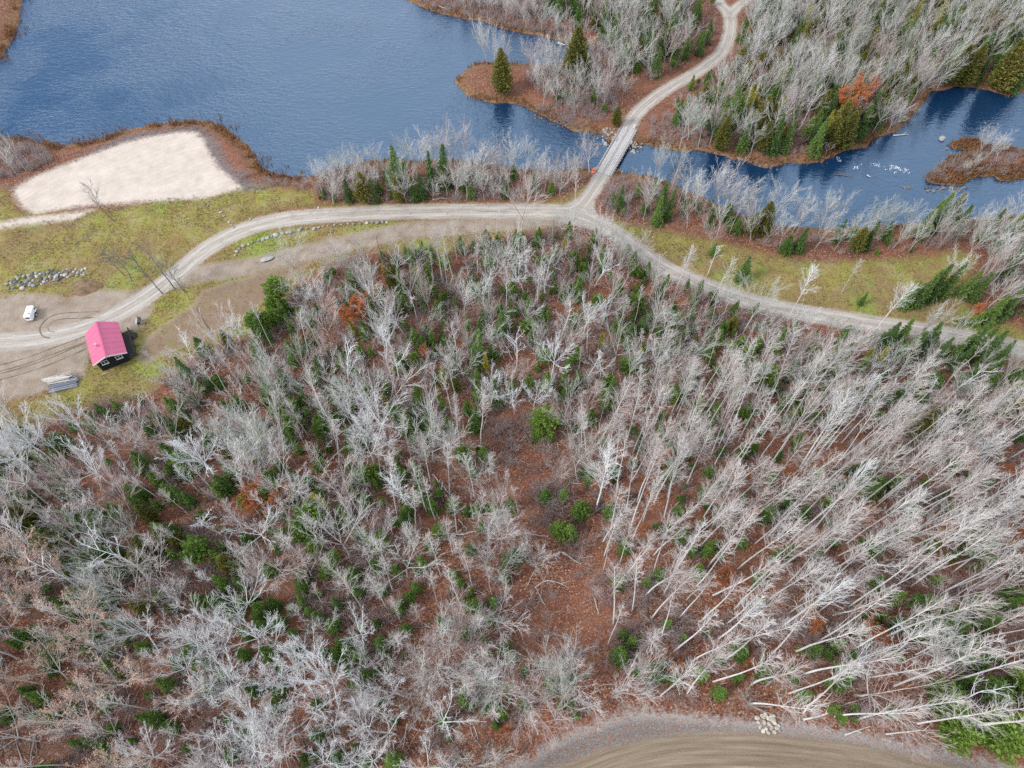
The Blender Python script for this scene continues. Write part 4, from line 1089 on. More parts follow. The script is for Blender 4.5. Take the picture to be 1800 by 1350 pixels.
r_tree = np.random.default_rng(5)
count_kind = {}
for t in shown:
    k = t['kind']; plist = PROTO[k]
    ms, ph = plist[int(r_tree.integers(len(plist)))]
    s = t['h'] / ph
    e = bpy.data.objects.new(NAMES[k], None); e.empty_display_size = 0.3
    e.location = (t['x'], t['y'], t['z'])
    tilt = 0.045 if k in ('spruce', 'fir', 'cedar', 'pine', 'larch') else 0.085
    tx, ty = r_tree.normal(0, tilt * 0.6), r_tree.normal(0, tilt * 0.6)
    if k == 'aspen' and t['x'] > 15 and t['y'] < 45: ty += 0.03 * min(1, (t['x'] - 15) / 30.0)
    e.rotation_euler = (tx, ty, r_tree.uniform(0, 6.28)) if k not in ('aspen',) else (tx, ty, 0.0)
    wd = s * r_tree.uniform(0.9, 1.15)
    if k in ('maple', 'birch') and t['h'] < 9: wd *= 1.15
    e.scale = (wd, wd, s)
    tag(e, t['label'], 'tree' if k != 'fir' else 'fir tree', GROUPS[k]); link(e)
    for nm, me in ms:
        link(bpy.data.objects.new(nm, me), e)
        if k == 'aspen': root_col.objects[-1].rotation_euler = (0, 0, 0)

# ------------------------------------------------------------------ masses nobody could count: scattered with geometry nodes
def scatter(name, pts, rots, scales, idx, protos, kind='stuff'):
    """one object; every point carries one of the prototype meshes"""
    col = bpy.data.collections.new(name + '_source')
    for i, me in enumerate(protos):
        o = bpy.data.objects.new('%s_source_%03d' % (name, i), me); col.objects.link(o)
    me = bpy.data.meshes.new(name); me.vertices.add(len(pts)); me.vertices.foreach_set('co', np.asarray(pts, np.float32).ravel())
    for nm, typ, dat in (('rot', 'FLOAT_VECTOR', rots), ('scl', 'FLOAT_VECTOR', scales)):
        a = me.attributes.new(nm, typ, 'POINT'); a.data.foreach_set('vector', np.asarray(dat, np.float32).ravel())
    a = me.attributes.new('pick', 'INT', 'POINT'); a.data.foreach_set('value', np.asarray(idx, np.int32))
    ng = bpy.data.node_groups.new(name, 'GeometryNodeTree')
    ng.interface.new_socket('Geometry', in_out='INPUT', socket_type='NodeSocketGeometry'); ng.interface.new_socket('Geometry', in_out='OUTPUT', socket_type='NodeSocketGeometry')
    N, L = ng.nodes, ng.links
    gi = N.new('NodeGroupInput'); go = N.new('NodeGroupOutput'); ip = N.new('GeometryNodeInstanceOnPoints'); ci = N.new('GeometryNodeCollectionInfo')
    ci.inputs['Collection'].default_value = col; ci.inputs['Separate Children'].default_value = True; ci.inputs['Reset Children'].default_value = True
    ip.inputs['Pick Instance'].default_value = True
    def na(nm, dt):
        n = N.new('GeometryNodeInputNamedAttribute'); n.data_type = dt; n.inputs['Name'].default_value = nm
        return [o for o in n.outputs if o.enabled and o.name == 'Attribute'][0]
    L.new(gi.outputs[0], ip.inputs['Points']); L.new(ci.outputs[0], ip.inputs['Instance'])
    L.new(na('pick', 'INT'), ip.inputs['Instance Index']); L.new(na('rot', 'FLOAT_VECTOR'), ip.inputs['Rotation']); L.new(na('scl', 'FLOAT_VECTOR'), ip.inputs['Scale'])
    L.new(ip.outputs[0], go.inputs[0])
    o = bpy.data.objects.new(name, me); md = o.modifiers.new('scatter', 'NODES'); md.node_group = ng
    tag(link(o), kind=kind)
    return o

if far_trees:
    kinds = sorted({t['kind'] for t in far_trees}); protos = []; first = {}
    for k in kinds: first[k] = len(protos); protos += [m for m, h in FULL[k]]
    P, R_, S_, I = [], [], [], []
    for t in far_trees:
        j = int(r_tree.integers(len(FULL[t['kind']]))); s = t['h'] / FULL[t['kind']][j][1]
        P.append((t['x'], t['y'], t['z'])); R_.append((r_tree.normal(0, .05), r_tree.normal(0, .05), r_tree.uniform(0, 6.28))); S_.append((s, s, s)); I.append(first[t['kind']] + j)
    tag(scatter('far_woods', P, R_, S_, I, protos), 'bare woods reaching on past the edges of the picture', 'woods')

def region_points(poly, dens, r, extra=None):
    G = pix_poly(poly); lo, hi = G.min(0), G.max(0)
    C = lo + r.random((int((hi[0] - lo[0]) * (hi[1] - lo[1]) * dens), 2)) * (hi - lo)
    C = C[inside(C, G)]
    F = fields(C)
    ok = (F['road'] < -0.4) & (F['low'] < -0.8) & (F['verge'] < 0.3) & (F['sand'] < -0.3) & (F['land'] > 0.4) & (F['track'] < -0.2)
    if extra is not None: ok &= extra(C, F)
    return C[ok]

r_b = np.random.default_rng(77)
brush_protos = []
for s in range(5):
    v, q = make_brush(700 + s, 2.2, [9, 12, 8, 11, 14][s], [.45, .55, .35, .6, .5][s])
    brush_protos.append(mesh_np('brush', v, quads=q, mats=[M['brush' if s % 2 == 0 else 'brush_grey']]))
NB = len(brush_protos)
for kind in ('fir', 'fir', 'fir'): pass
brush_protos += [FULL['fir'][0][0], FULL['fir'][1][0], FULL['pine'][1][0]]
pts = [region_points(FOREST, 0.48, r_b, lambda C, F: ((vnoise(C[:, 0], C[:, 1], 7, 4) + 0.5 * vnoise(C[:, 0], C[:, 1], 2.5, 8)) > -0.15) & (F['grass'] < 0.5) & ((F['clear'] < 0) | (vnoise(C[:, 0], C[:, 1], 4, 3) > -0.35))),
       region_points(NORTH_W, 0.25, r_b), region_points(NORTH_E, 0.22, r_b), region_points(POINT, 0.45, r_b), region_points(SOUTH_BANK, 0.4, r_b), region_points(RIVER_BANK, 0.22, r_b)]
P = np.vstack(pts); n = len(P); Z = height_from(P, fields(P))
low_ground = vnoise(P[:, 0], P[:, 1], 14, 31) + 0.6 * vnoise(P[:, 0], P[:, 1], 5, 32)
is_fir = (r_b.random(n) < np.clip(0.12 + 0.24 * low_ground, 0.02, 0.5)) & (sdf(P, G_CLEAR) < -0.5)
idx = np.where(is_fir, NB + r_b.integers(0, 3, n), r_b.integers(0, NB, n))
sc = np.where(is_fir, r_b.uniform(0.28, 0.75, n), r_b.uniform(0.6, 1.55, n))
sc = np.where(idx == NB + 2, sc * 0.6, sc)
scatter('undergrowth', np.column_stack([P, Z]), np.column_stack([r_b.normal(0, .06, n), r_b.normal(0, .06, n), r_b.uniform(0, 6.28, n)]), np.repeat(sc[:, None], 3, 1), idx, brush_protos)
tag(bpy.data.objects['undergrowth'], 'twiggy brush and seedlings covering the forest floor', 'undergrowth')
# dense alder brush along the far shore and beside the lake
SHORE_BRUSH = [[(715, -60), (728, 2), (770, 18), (850, 32), (900, 48), (990, 66), (1010, 80), (1070, 150), (1085, 190), (1062, 215), (1010, 222), (960, 200), (930, 190), (1000, 180), (1060, 160), (1040, 100), (1000, 60), (960, 20), (930, -60)],
               [(-100, 262), (0, 250), (40, 252), (85, 262), (92, 285), (60, 303), (20, 315), (-100, 320)],
               [(560, 330), (600, 308), (640, 300), (600, 350), (560, 352)], [(1065, 325), (1100, 312), (1180, 338), (1170, 380), (1090, 385), (1058, 360)], [(1140, 215), (1180, 200), (1250, 245), (1240, 258), (1180, 252), (1140, 245)],
               [(420, 300), (450, 312), (520, 322), (552, 326), (548, 334), (470, 328), (430, 318)]]
pts = [region_points(p, d, r_b) for p, d in zip(SHORE_BRUSH + [ISLAND], (1.0, 1.5, 0.9, 0.8, 0.7, 0.7, 0.5))]
P = np.vstack(pts); n = len(P); Z = height_from(P, fields(P))
sc = r_b.uniform(0.5, 1.0, n)
scatter('shore_brush', np.column_stack([P, Z]), np.column_stack([np.zeros((n, 2)), r_b.uniform(0, 6.28, n)]), np.repeat(sc[:, None], 3, 1), r_b.integers(0, NB, n), [brush_protos[1], brush_protos[3], brush_protos[0], brush_protos[3], brush_protos[1]])
tag(bpy.data.objects['shore_brush'], 'dense leafless brush along the shores', 'brush')

# sticks and rotten wood on the forest floor
stick_m = twig_mat('deadwood', (0.16, 0.12, 0.10), (0.34, 0.31, 0.29), (0.52, 0.50, 0.48))
sticks = []
for s_ in range(5):
    rs = np.random.default_rng(900 + s_); m_ = MB(); L_ = [1.5, 2.5, 4.0, 3.0, 5.0][s_]; rr_ = [.05, .06, .09, .05, .12][s_]
    pts_ = [(L_ * (k / 5 - .5), float(rs.normal(0, .06 * L_ / 3)), rr_ + .05 * k / 5) for k in range(6)]
    m_.tube(pts_, [rr_ * (1 - .12 * k) for k in range(6)], 5)
    for k in (2, 3): m_.tube([pts_[k], (pts_[k][0] + .5, pts_[k][1] + float(rs.choice([-1, 1])) * .45, .22)], [rr_ * .5, rr_ * .2], 4)
    sticks.append(m_.mesh('stick', stick_m))
P = region_points(FOREST, 0.075, r_b); n = len(P); Z = height_from(P, fields(P)); sc = r_b.uniform(0.5, 1.3, n)
scatter('deadwood', np.column_stack([P, Z]), np.column_stack([r_b.normal(0, .08, n), r_b.normal(0, .08, n), r_b.uniform(0, 6.28, n)]), np.repeat(sc[:, None], 3, 1), r_b.integers(0, 5, n), sticks)
tag(bpy.data.objects['deadwood'], 'fallen sticks and rotten wood strewn over the leaves', 'deadwood')
# weeds at the rim of the sand and over the rough grass
r_w = np.random.default_rng(31)
C = np.column_stack([r_w.uniform(-160, -25, 26000), r_w.uniform(95, 165, 26000)]); Fw = fields(C)
rim = (np.abs(Fw['sand'] + 0.8) < 1.6) & (vnoise(C[:, 0], C[:, 1], 2.0, 51) > -0.2) & (Fw['land'] > 0.3) & (Fw['road'] < -0.3)
gry = (Fw['grey'] > -0.5) & (Fw['sand'] < 0.2) & (Fw['land'] > 0.3)
rough = (Fw['grass'] > 0.3) & (vnoise(C[:, 0], C[:, 1], 5.0, 52) > 0.35) & (Fw['road'] < -0.3) & (Fw['track'] < -0.3)
C = C[(rim & (r_w.random(len(C)) < .5)) | gry | (rough & (r_w.random(len(C)) < .25))]; n = len(C); Z = height_from(C, fields(C)); sc = r_w.uniform(0.12, 0.34, n)
scatter('weeds', np.column_stack([C, Z]), np.column_stack([np.zeros((n, 2)), r_w.uniform(0, 6.28, n)]), np.repeat(sc[:, None], 3, 1), r_w.integers(0, NB, n), brush_protos[:NB])
tag(bpy.data.objects['weeds'], 'dry weeds around the rim of the sand', 'weeds')

# tufts of dry and green grass
def build_tufts():
    r = np.random.default_rng(44); n = 260000
    C = np.column_stack([r.uniform(-150, 130, n), r.uniform(62, 150, n)]); F = fields(C)
    d = F['grass'] - np.where(F['land'] < 0.5, 9, 0)
    ok = (d > -0.3) & (F['road'] < -0.15) & (F['sand'] < -0.2) & ((F['track'] < -0.2) | (r.random(n) < .05)) & (r.random(n) < np.clip(.55 + .6 * vnoise(C[:, 0], C[:, 1], 2.4, 61), .08, 1))
    C = C[ok]; n = len(C); base = np.column_stack([C, height_from(C, fields(C)) - .02])
    h = r.uniform(.10, .34, n); a = r.uniform(0, 6.28, n); w = r.uniform(.05, .12, n); ln = r.uniform(.2, .9, n)
    s_ = np.column_stack([-np.sin(a), np.cos(a), np.zeros(n)]) * w[:, None]; f = np.column_stack([np.cos(a) * ln * h, np.sin(a) * ln * h, h])
    V = np.stack([base - s_, base + s_, base + f + s_ * .5, base + f - s_ * .5], 1).reshape(-1, 3)
    M['tuft'] = leaf_mat('grass_blades', (0.16, 0.105, 0.042), (0.22, 0.19, 0.058), (0.20, 0.23, 0.052))
    me = mesh_np('grass_tufts', V, quads=np.arange(n * 4).reshape(-1, 4), mats=[M['tuft']])
    tag(link(bpy.data.objects.new('grass_tufts', me)), 'rough dry and green grass growing on the fields', 'grass', kind='stuff'); print('tufts', n)
build_tufts()

# reeds and sedge along the water
def build_reeds():
    r = np.random.default_rng(12)
    C = np.column_stack([r.uniform(-170, 150, 900000), r.uniform(98, 225, 900000)])
    # thin out quickly with a coarse test on a grid of the shore distance
    gx = np.arange(-172, 153, 1.0); gy = np.arange(96, 228, 1.0)
    GX, GY = np.meshgrid(gx, gy); sd = land_sd(np.column_stack([GX.ravel(), GY.ravel()])).reshape(GX.shape)
    i = ((C[:, 0] - gx[0])).astype(int); j = ((C[:, 1] - gy[0])).astype(int)
    C = C[(sd[j, i] > -2.4) & (sd[j, i] < 3.6)]
    d = land_sd(C)
    clump = vnoise(C[:, 0], C[:, 1], 2.2, 40) + 0.6 * vnoise(C[:, 0], C[:, 1], 6, 41)
    west = C[:, 0] < -35                                    # the lake shore by the sand is the reediest
    onp = (sdf(C, G_ISLAND) > -0.5) | (sdf(C, G_ISLET) > -0.5)
    p = np.where(west, 0.75, 0.42) * np.exp(-((d - 0.8) / np.where(west, 1.5, 1.0)) ** 2) * np.clip(clump + 0.55, 0, 1)
    p = np.where(onp, 0.8 * (d > 0.1), p)
    p = np.where(west & (d < -0.3), 0.10 * (clump > 0.2), p)
    F = fields(C); p = p * (F['road'] < -0.6) * (F['sand'] < -0.2)
    C = C[r.random(len(C)) < p]; n = len(C)
    Z = np.maximum(height_from(C, fields(C)), WATER_Z - 0.1)
    h = r.uniform(0.5, 1.25, n); a = r.uniform(0, 6.28, n); lean = r.uniform(0.05, 0.55, n)
    w = r.uniform(0.05, 0.10, n)
    base = np.column_stack([C, Z]); s = np.column_stack([-np.sin(a), np.cos(a), np.zeros(n)]) * w[:, None]
    f = np.column_stack([np.cos(a) * lean * h, np.sin(a) * lean * h, h])
    V = np.stack([base - s, base + s, base + f * 0.6 + s * 0.9, base + f * 0.6 - s * 0.9, base + f + np.column_stack([np.cos(a), np.sin(a), np.zeros(n)]) * 0.1 * h[:, None]], 1).reshape(-1, 3)
    k = np.arange(n) * 5
    me = mesh_np('reeds', V, quads=np.column_stack([k, k + 1, k + 2, k + 3]), tris=np.column_stack([k + 3, k + 2, k + 4]), mats=[M['reed']])
    o = link(bpy.data.objects.new('reeds', me)); tag(o, 'tawny reeds and sedges lining the shore', 'reeds', kind='stuff')
    print('reeds', n)
build_reeds()

# ------------------------------------------------------------------ rocks
def rock_mesh(seed, mat, flat=0.7, sub=2, rough=0.22):
    import bmesh
    r = np.random.default_rng(seed)
    bm = bmesh.new(); bmesh.ops.create_icosphere(bm, subdivisions=sub, radius=1.0)
    ax = r.uniform(0.75, 1.25, 3); ax[2] *= flat
    ph = r.uniform(0, 6.28, (4, 3)); fr = r.uniform(1.2, 2.8, (4, 3))
    pl = r.normal(size=(6, 3)); pl /= np.linalg.norm(pl, axis=1, keepdims=True); cut = r.uniform(0.62, 0.9, 6)
    for v in bm.verts:
        c = np.array(v.co); n = sum(math.sin(fr[k] @ c + ph[k, 0]) for k in range(4)) / 4
        c = c * (1 + rough * n)
        for p, q in zip(pl, cut):
            d = c @ p
            if d > q: c = c - p * (d - q) * 0.85
        v.co = Vector(c * ax)
    me = bpy.data.meshes.new('boulder'); bm.to_mesh(me); bm.free(); me.materials.append(mat)
    for p in me.polygons: p.use_smooth = False
    return me
ROCKS = [rock_mesh(800 + i, M['rock']) for i in range(7)]
DROCKS = [rock_mesh(820 + i, M['dark_rock']) for i in range(4)]
PSTONES = [rock_mesh(840 + i, M['pale_stone'], 0.35, 2, 0.14) for i in range(5)]
r_rock = np.random.default_rng(3)
def place_rock(x, y, size, meshes, label, group, name='boulder', cat='boulder', sink=0.25, z=None):
    o = bpy.data.objects.new(name, meshes[int(r_rock.integers(len(meshes)))])
    zz = ground_z(x, y) if z is None else z
    s = size / 2
    o.location = (x, y, zz + s * (0.6 - sink)); o.scale = (s * r_rock.uniform(.85, 1.2), s * r_rock.uniform(.85, 1.2), s * r_rock.uniform(.85, 1.1))
    o.rotation_euler = (r_rock.normal(0, .15), r_rock.normal(0, .15), r_rock.uniform(0, 6.28))
    tag(link(o), label, cat, group); return o
WORDS = ['first', 'second', 'third', 'fourth', 'fifth', 'sixth', 'seventh', 'eighth', 'ninth', 'tenth', 'eleventh', 'twelfth']
def word(i):
    n = i + 1
    return WORDS[i] if i < 12 else '%d%s' % (n, 'th' if 10 <= n % 100 <= 20 else {1: 'st', 2: 'nd', 3: 'rd'}.get(n % 10, 'th'))
# heap of boulders beside the lot
heap = []
for k in range(400):
    t = r_rock.random(); w = r_rock.uniform(-1, 1)
    cx, cy = 12 + 140 * t, 502 - 24 * t - 3 * math.sin(t * 3.1)
    half = 6 + 6 * math.sin(math.pi * min(1, t * 1.1 + 0.1)); sz = r_rock.choice([0.55, 0.75, 0.95, 1.25], p=[.36, .34, .2, .1])
    gx, gy = ground_at(cx + 1.5 * w, cy + half * w)
    if all((gx - a) ** 2 + (gy - b) ** 2 > (0.40 * (sz + c)) ** 2 for a, b, c, _ in heap):
        heap.append((gx, gy, sz, cx))
heap.sort(key=lambda h: h[3])
for i, (gx, gy, sz, _) in enumerate(heap):
    big = 'large' if sz > 0.9 else 'small'
    place_rock(gx, gy, sz, ROCKS if r_rock.random() < .7 else DROCKS, '%s boulder in the heap beside the dirt lot, %s from its left end' % (big, word(i)), 'boulders heaped beside the dirt lot')
ROW = [(413, 449, .7), (416, 442, .9), (420, 437, .8), (428, 433, 1.1), (437, 430, .7), (444, 427, .8), (455, 424, .8), (463, 422, .9), (470, 420, .9), (478, 417, .8), (486, 415, 1.3), (497, 412, 1.0), (505, 410, .9), (512, 409, 1.2),
       (526, 405, .9), (530, 402, 1.1), (540, 401, .7), (552, 402, 1.1), (560, 400, .8), (568, 398, .6), (576, 397, .6), (588, 396, .7), (600, 395, .6), (612, 394, .6), (622, 395, .8), (634, 394, .9), (645, 393, 1.0), (655, 393, .9), (664, 392, 1.1), (672, 391, .9), (680, 391, .7)]
for i, (x, y, sz) in enumerate(ROW):
    gx, gy = ground_at(x, y); place_rock(gx, gy, sz, ROCKS, 'pale boulder in the row along the gravel road, %s from its left end' % word(i), 'boulders in a row along the gravel road')
gx, gy = ground_at(469, 457); o = place_rock(gx, gy, 1.9, ROCKS, 'long pale boulder alone on the grass below the boulder row', None); o.scale = (1.35, 0.75, 0.6); o.rotation_euler = (0, 0, 0.5)
for i, (x, y, sz) in enumerate([(366, 363, .6), (384, 369, .5), (388, 373, .7), (393, 379, .6), (397, 385, .5), (402, 390, .8), (407, 396, .6), (411, 400, .5), (440, 386, .8), (560, 365, .5)]):
    gx, gy = ground_at(x, y); place_rock(gx, gy, sz, ROCKS, 'small pale rock on the grass edge below the sand, %s from the sand' % word(i), 'small rocks between the sand and the road')
STONES = [(1331, 1262), (1341, 1260), (1350, 1263), (1358, 1266), (1333, 1270), (1343, 1270), (1352, 1273), (1362, 1272), (1337, 1278), (1347, 1281), (1357, 1280), (1366, 1279), (1342, 1285), (1351, 1287), (1371, 1284), (1362, 1287), (1357, 1259), (1368, 1276), (1345, 1257)]
for i, (x, y) in enumerate(sorted(STONES, key=lambda p: p[1])):
    gx, gy = ground_at(x, y); o = place_rock(gx, gy, r_rock.uniform(.50, .72), PSTONES, 'flat pale stone in the pile by the lower road, %s from its top' % word(i), 'flat stones piled by the lower road', 'flat_stone', 'stone', 0.0)
    o.rotation_euler = (r_rock.normal(0.2, .15), r_rock.normal(0, .15), r_rock.uniform(0, 6.28))
def rock_patch(n, cx, cy, sx, sy, s0, s1, meshes, label, group, slope=0.0):
    P = []
    for k in range(n):
        dx = r_rock.uniform(-1, 1); P.append((cx + sx * dx, cy + slope * sx * dx + sy * r_rock.uniform(-1, 1)))
    for k, (x, y) in enumerate(sorted(P)):
        gx, gy = ground_at(x, y); place_rock(gx, gy, r_rock.uniform(s0, s1), meshes, '%s, %s from the left' % (label, word(k)), group, 'riprap_rock', 'rock', 0.2, max(ground_z(gx, gy), WATER_Z - 0.15))
rock_patch(46, 1072, 238, 12, 15, .45, .85, ROCKS, 'grey riprap rock piled at the upper left end of the bridge', 'riprap at the upper left bridge end')
rock_patch(30, 1119, 256, 11, 8, .45, .85, ROCKS, 'grey riprap rock piled at the upper right end of the bridge', 'riprap at the upper right bridge end')
rock_patch(14, 1046, 294, 7, 6, .4, .7, ROCKS, 'grey riprap rock piled at the lower left end of the bridge', 'riprap at the lower left bridge end')
rock_patch(34, 995, 217, 58, 4, .4, .8, DROCKS, 'dark wet rock along the shore of the point below the trees', 'rocks along the shore of the point', 0.31)
rock_patch(26, 1668, 328, 36, 5, .5, 1.1, DROCKS, 'dark rock at the lower left shore of the reedy island', 'rocks at the lower shore of the island', 0.0)
rock_patch(9, 1672, 262, 14, 7, .5, 1.0, DROCKS, 'dark rock in the shallows above the reedy island', 'rocks above the island', 0.0)
rock_patch(6, 1597, 326, 9, 4, .5, 1.0, DROCKS, 'dark rock breaking the water left of the reedy island', 'rocks left of the island', 0.0)
rock_patch(12, 1330, 284, 40, 2, .4, .8, DROCKS, 'dark rock at the foot of the bank across the river', 'rocks on the far river bank', 0.2)
gx, gy = at(1655, 245, WATER_Z); place_rock(gx, gy, 2.0, ROCKS, 'lone round boulder in the river above the island', None, z=WATER_Z - 0.1)

# ------------------------------------------------------------------ cabin
def build_cabin():
    pink = simple_mat('pink_metal_roof', (0.44, 0.07, 0.155), 0.33, 0.14, 0.35, spec=0.6, bump=0.0)
    wallm = simple_mat('black_boards', (0.022, 0.024, 0.027), 0.7, 0.4, 6)
    white = simple_mat('white_trim', (0.72, 0.72, 0.72), 0.5, 0.08, 3)
    grey = simple_mat('grey_gable', (0.42, 0.44, 0.45), 0.6, 0.12, 3)
    glass, nt, b = new_mat('window_glass'); b.inputs['Base Color'].default_value = (0.02, 0.025, 0.03, 1); b.inputs['Roughness'].default_value = 0.08
    dark = simple_mat('dark_deck', (0.05, 0.045, 0.042), 0.85, 0.4, 5)
    cx, cy = -81.9, 83.3
    z = ground_z(cx, cy)
    e = empty('cabin', (cx, cy, z - 0.05), math.radians(26.9))
    tag(e, 'small black cabin with pink metal roof beside the dirt lot', 'cabin')
    W, Lf, EZ, RZ = 2.75, 3.85, 3.25, 5.0
    m = MB()
    def gable(y0, y1):
        m.add([(-W, y0, 0), (W, y0, 0), (W, y0, EZ), (0, y0, RZ - 0.12), (-W, y0, EZ), (-W, y1, 0), (W, y1, 0), (W, y1, EZ), (0, y1, RZ - 0.12), (-W, y1, EZ)],
              [(0, 1, 2, 3, 4), (9, 8, 7, 6, 5), (0, 5, 6, 1), (1, 6, 7, 2), (0, 4, 9, 5)])
    gable(-Lf, Lf); wall = m.build('wall', wallm, e)
    bt = MB()
    for k in range(15): bt.box(-W + 0.02, W - 0.02, -Lf - 0.025, -Lf - 0.001, 0.15 + k * 0.21, 0.17 + k * 0.21)
    for k in range(26):
        yy = -Lf + 0.15 + k * 0.3
        bt.box(W + 0.001, W + 0.025, yy, yy + 0.03, 0, EZ - 0.1); bt.box(-W - 0.025, -W - 0.001, yy, yy + 0.03, 0, EZ - 0.1)
    bt.build('siding_lap', wallm, wall)
    g = MB(); yy = -Lf - 0.03
    g.add([(-W + .05, yy, EZ), (W - .05, yy, EZ), (0, yy, RZ - .2), (-W + .05, yy - .02, EZ), (W - .05, yy - .02, EZ), (0, yy - .02, RZ - .2)], [(0, 2, 1), (3, 4, 5), (0, 1, 4, 3), (1, 2, 5, 4), (2, 0, 3, 5)])
    g.build('gable_board', grey, e)
    for sx, nm in ((-1, 'roof_panel'), (1, 'roof_panel')):
        r = MB(); EW = 3.35; ey0, ey1, ry0, ry1 = -4.35, 4.35, -5.15, 4.55
        a, b_, c, d = (sx * EW, ey0, 3.0), (sx * EW, ey1, 3.0), (0, ry1, RZ), (0, ry0, RZ)
        t = 0.09
        top = [(p[0], p[1], p[2] + t) for p in (a, b_, c, d)]
        f = [(0, 1, 2, 3), (7, 6, 5, 4), (0, 4, 5, 1), (1, 5, 6, 2), (2, 6, 7, 3), (3, 7, 4, 0)]
        if sx > 0: f = [q[::-1] for q in f]
        r.add([a, b_, c, d] + top, f)
        rp = r.build(nm, pink, e)
        rb = MB()
        for k in range(7):
            u = (k + 0.5) / 7
            p0 = Vector(top[0]).lerp(Vector(top[1]), u); p1 = Vector(top[3]).lerp(Vector(top[2]), u)
            rb.bar(p0 + Vector((0, 0, .012)), p1 + Vector((0, 0, .012)), 0.04, 0.02)
        rb.build('standing_seam', pink, rp)
        fb = MB(); fb.bar(Vector(a) + Vector((0, 0, .0)), Vector(d), 0.05, 0.22); fb.build('bargeboard', white, e)
    rc = MB(); rc.bar((0, -5.15, RZ + .12), (0, 4.55, RZ + .12), 0.3, 0.05); rc.build('ridge_cap', pink, e)
    v = MB(); v.tube([(-1.25, -1.1, 4.2), (-1.25, -1.1, 5.15)], 0.13, 10); v.tube([(-1.25, -1.1, 5.15), (-1.25, -1.1, 5.35)], [0.24, 0.06], 10); v.build('stove_pipe', simple_mat('steel', (0.55, 0.55, 0.56), 0.35, 0.1, 4, metallic=0.8), e)
    for wx in (-1.35, 1.45):
        y0 = -Lf - 0.06
        f = MB(); x0, x1, z0, z1 = wx - .62, wx + .62, 1.75, 2.75
        f.box(x0, x1, y0, y0 + .05, z1 - .1, z1).box(x0, x1, y0, y0 + .05, z0, z0 + .1).box(x0, x0 + .1, y0, y0 + .05, z0 + .1, z1 - .1).box(x1 - .1, x1, y0, y0 + .05, z0 + .1, z1 - .1).box(wx - .04, wx + .04, y0 + .002, y0 + .05, z0 + .1, z1 - .1)
        wn_ = f.build('window', white, e)
        p = MB(); p.box(x0 + .1, wx - .04, y0 + .02, y0 + .045, z0 + .1, z1 - .1); p.build('pane', glass, wn_)
        p = MB(); p.box(wx + .04, x1 - .1, y0 + .02, y0 + .045, z0 + .1, z1 - .1); p.build('pane', glass, wn_)
        p = MB(); p.box(x0 - .08, x1 + .08, y0 - .08, y0 + .05, z0 - .07, z0 - .002); p.build('sill', white, wn_)
    # deck on the right-hand side
    dk = MB()
    for k in range(9): dk.box(W + .04 + k * .18, W + .20 + k * .18, -3.6, 3.4, 0.62, 0.67)
    deck = dk.build('deck', dark, e)
    jo = MB()
    for yy in (-3.5, -1.2, 1.1, 3.2): jo.box(W + .03, W + 2.2, yy - .06, yy + .06, 0.46, 0.615)
    jo.build('deck_joist', dark, deck)
    for yy in (-3.5, -1.2, 1.1, 3.3):
        p = MB(); p.box(W + 1.55, W + 1.67, yy - .06, yy + .06, 0.0, 1.65); p.build('deck_post', dark, e)
    rl = MB(); rl.box(W + 1.54, W + 1.68, -3.6, 3.4, 1.655, 1.70); rl.box(W + 1.57, W + 1.65, -3.44, 3.24, 1.15, 1.2); rl.build('railing', dark, e)
    st = MB()
    for k in range(3): st.box(W + 1.75 + .3 * k, W + 2.08 + .3 * k, 1.3, 2.6, .44 - .17 * k, .49 - .17 * k)
    st.bar((W + 1.75, 1.28, .5), (W + 2.6, 1.28, 0.02), .05, .2).bar((W + 1.75, 2.62, .5), (W + 2.6, 2.62, 0.02), .05, .2)
    st.build('steps', dark, e)
    sk = MB(); sk.box(-W - .25, -W + .9, -Lf - .9, -Lf - .75, 0.0, .15); sk.build('foundation_beam', simple_mat('beam', (0.45, 0.40, 0.32)), e)
build_cabin()

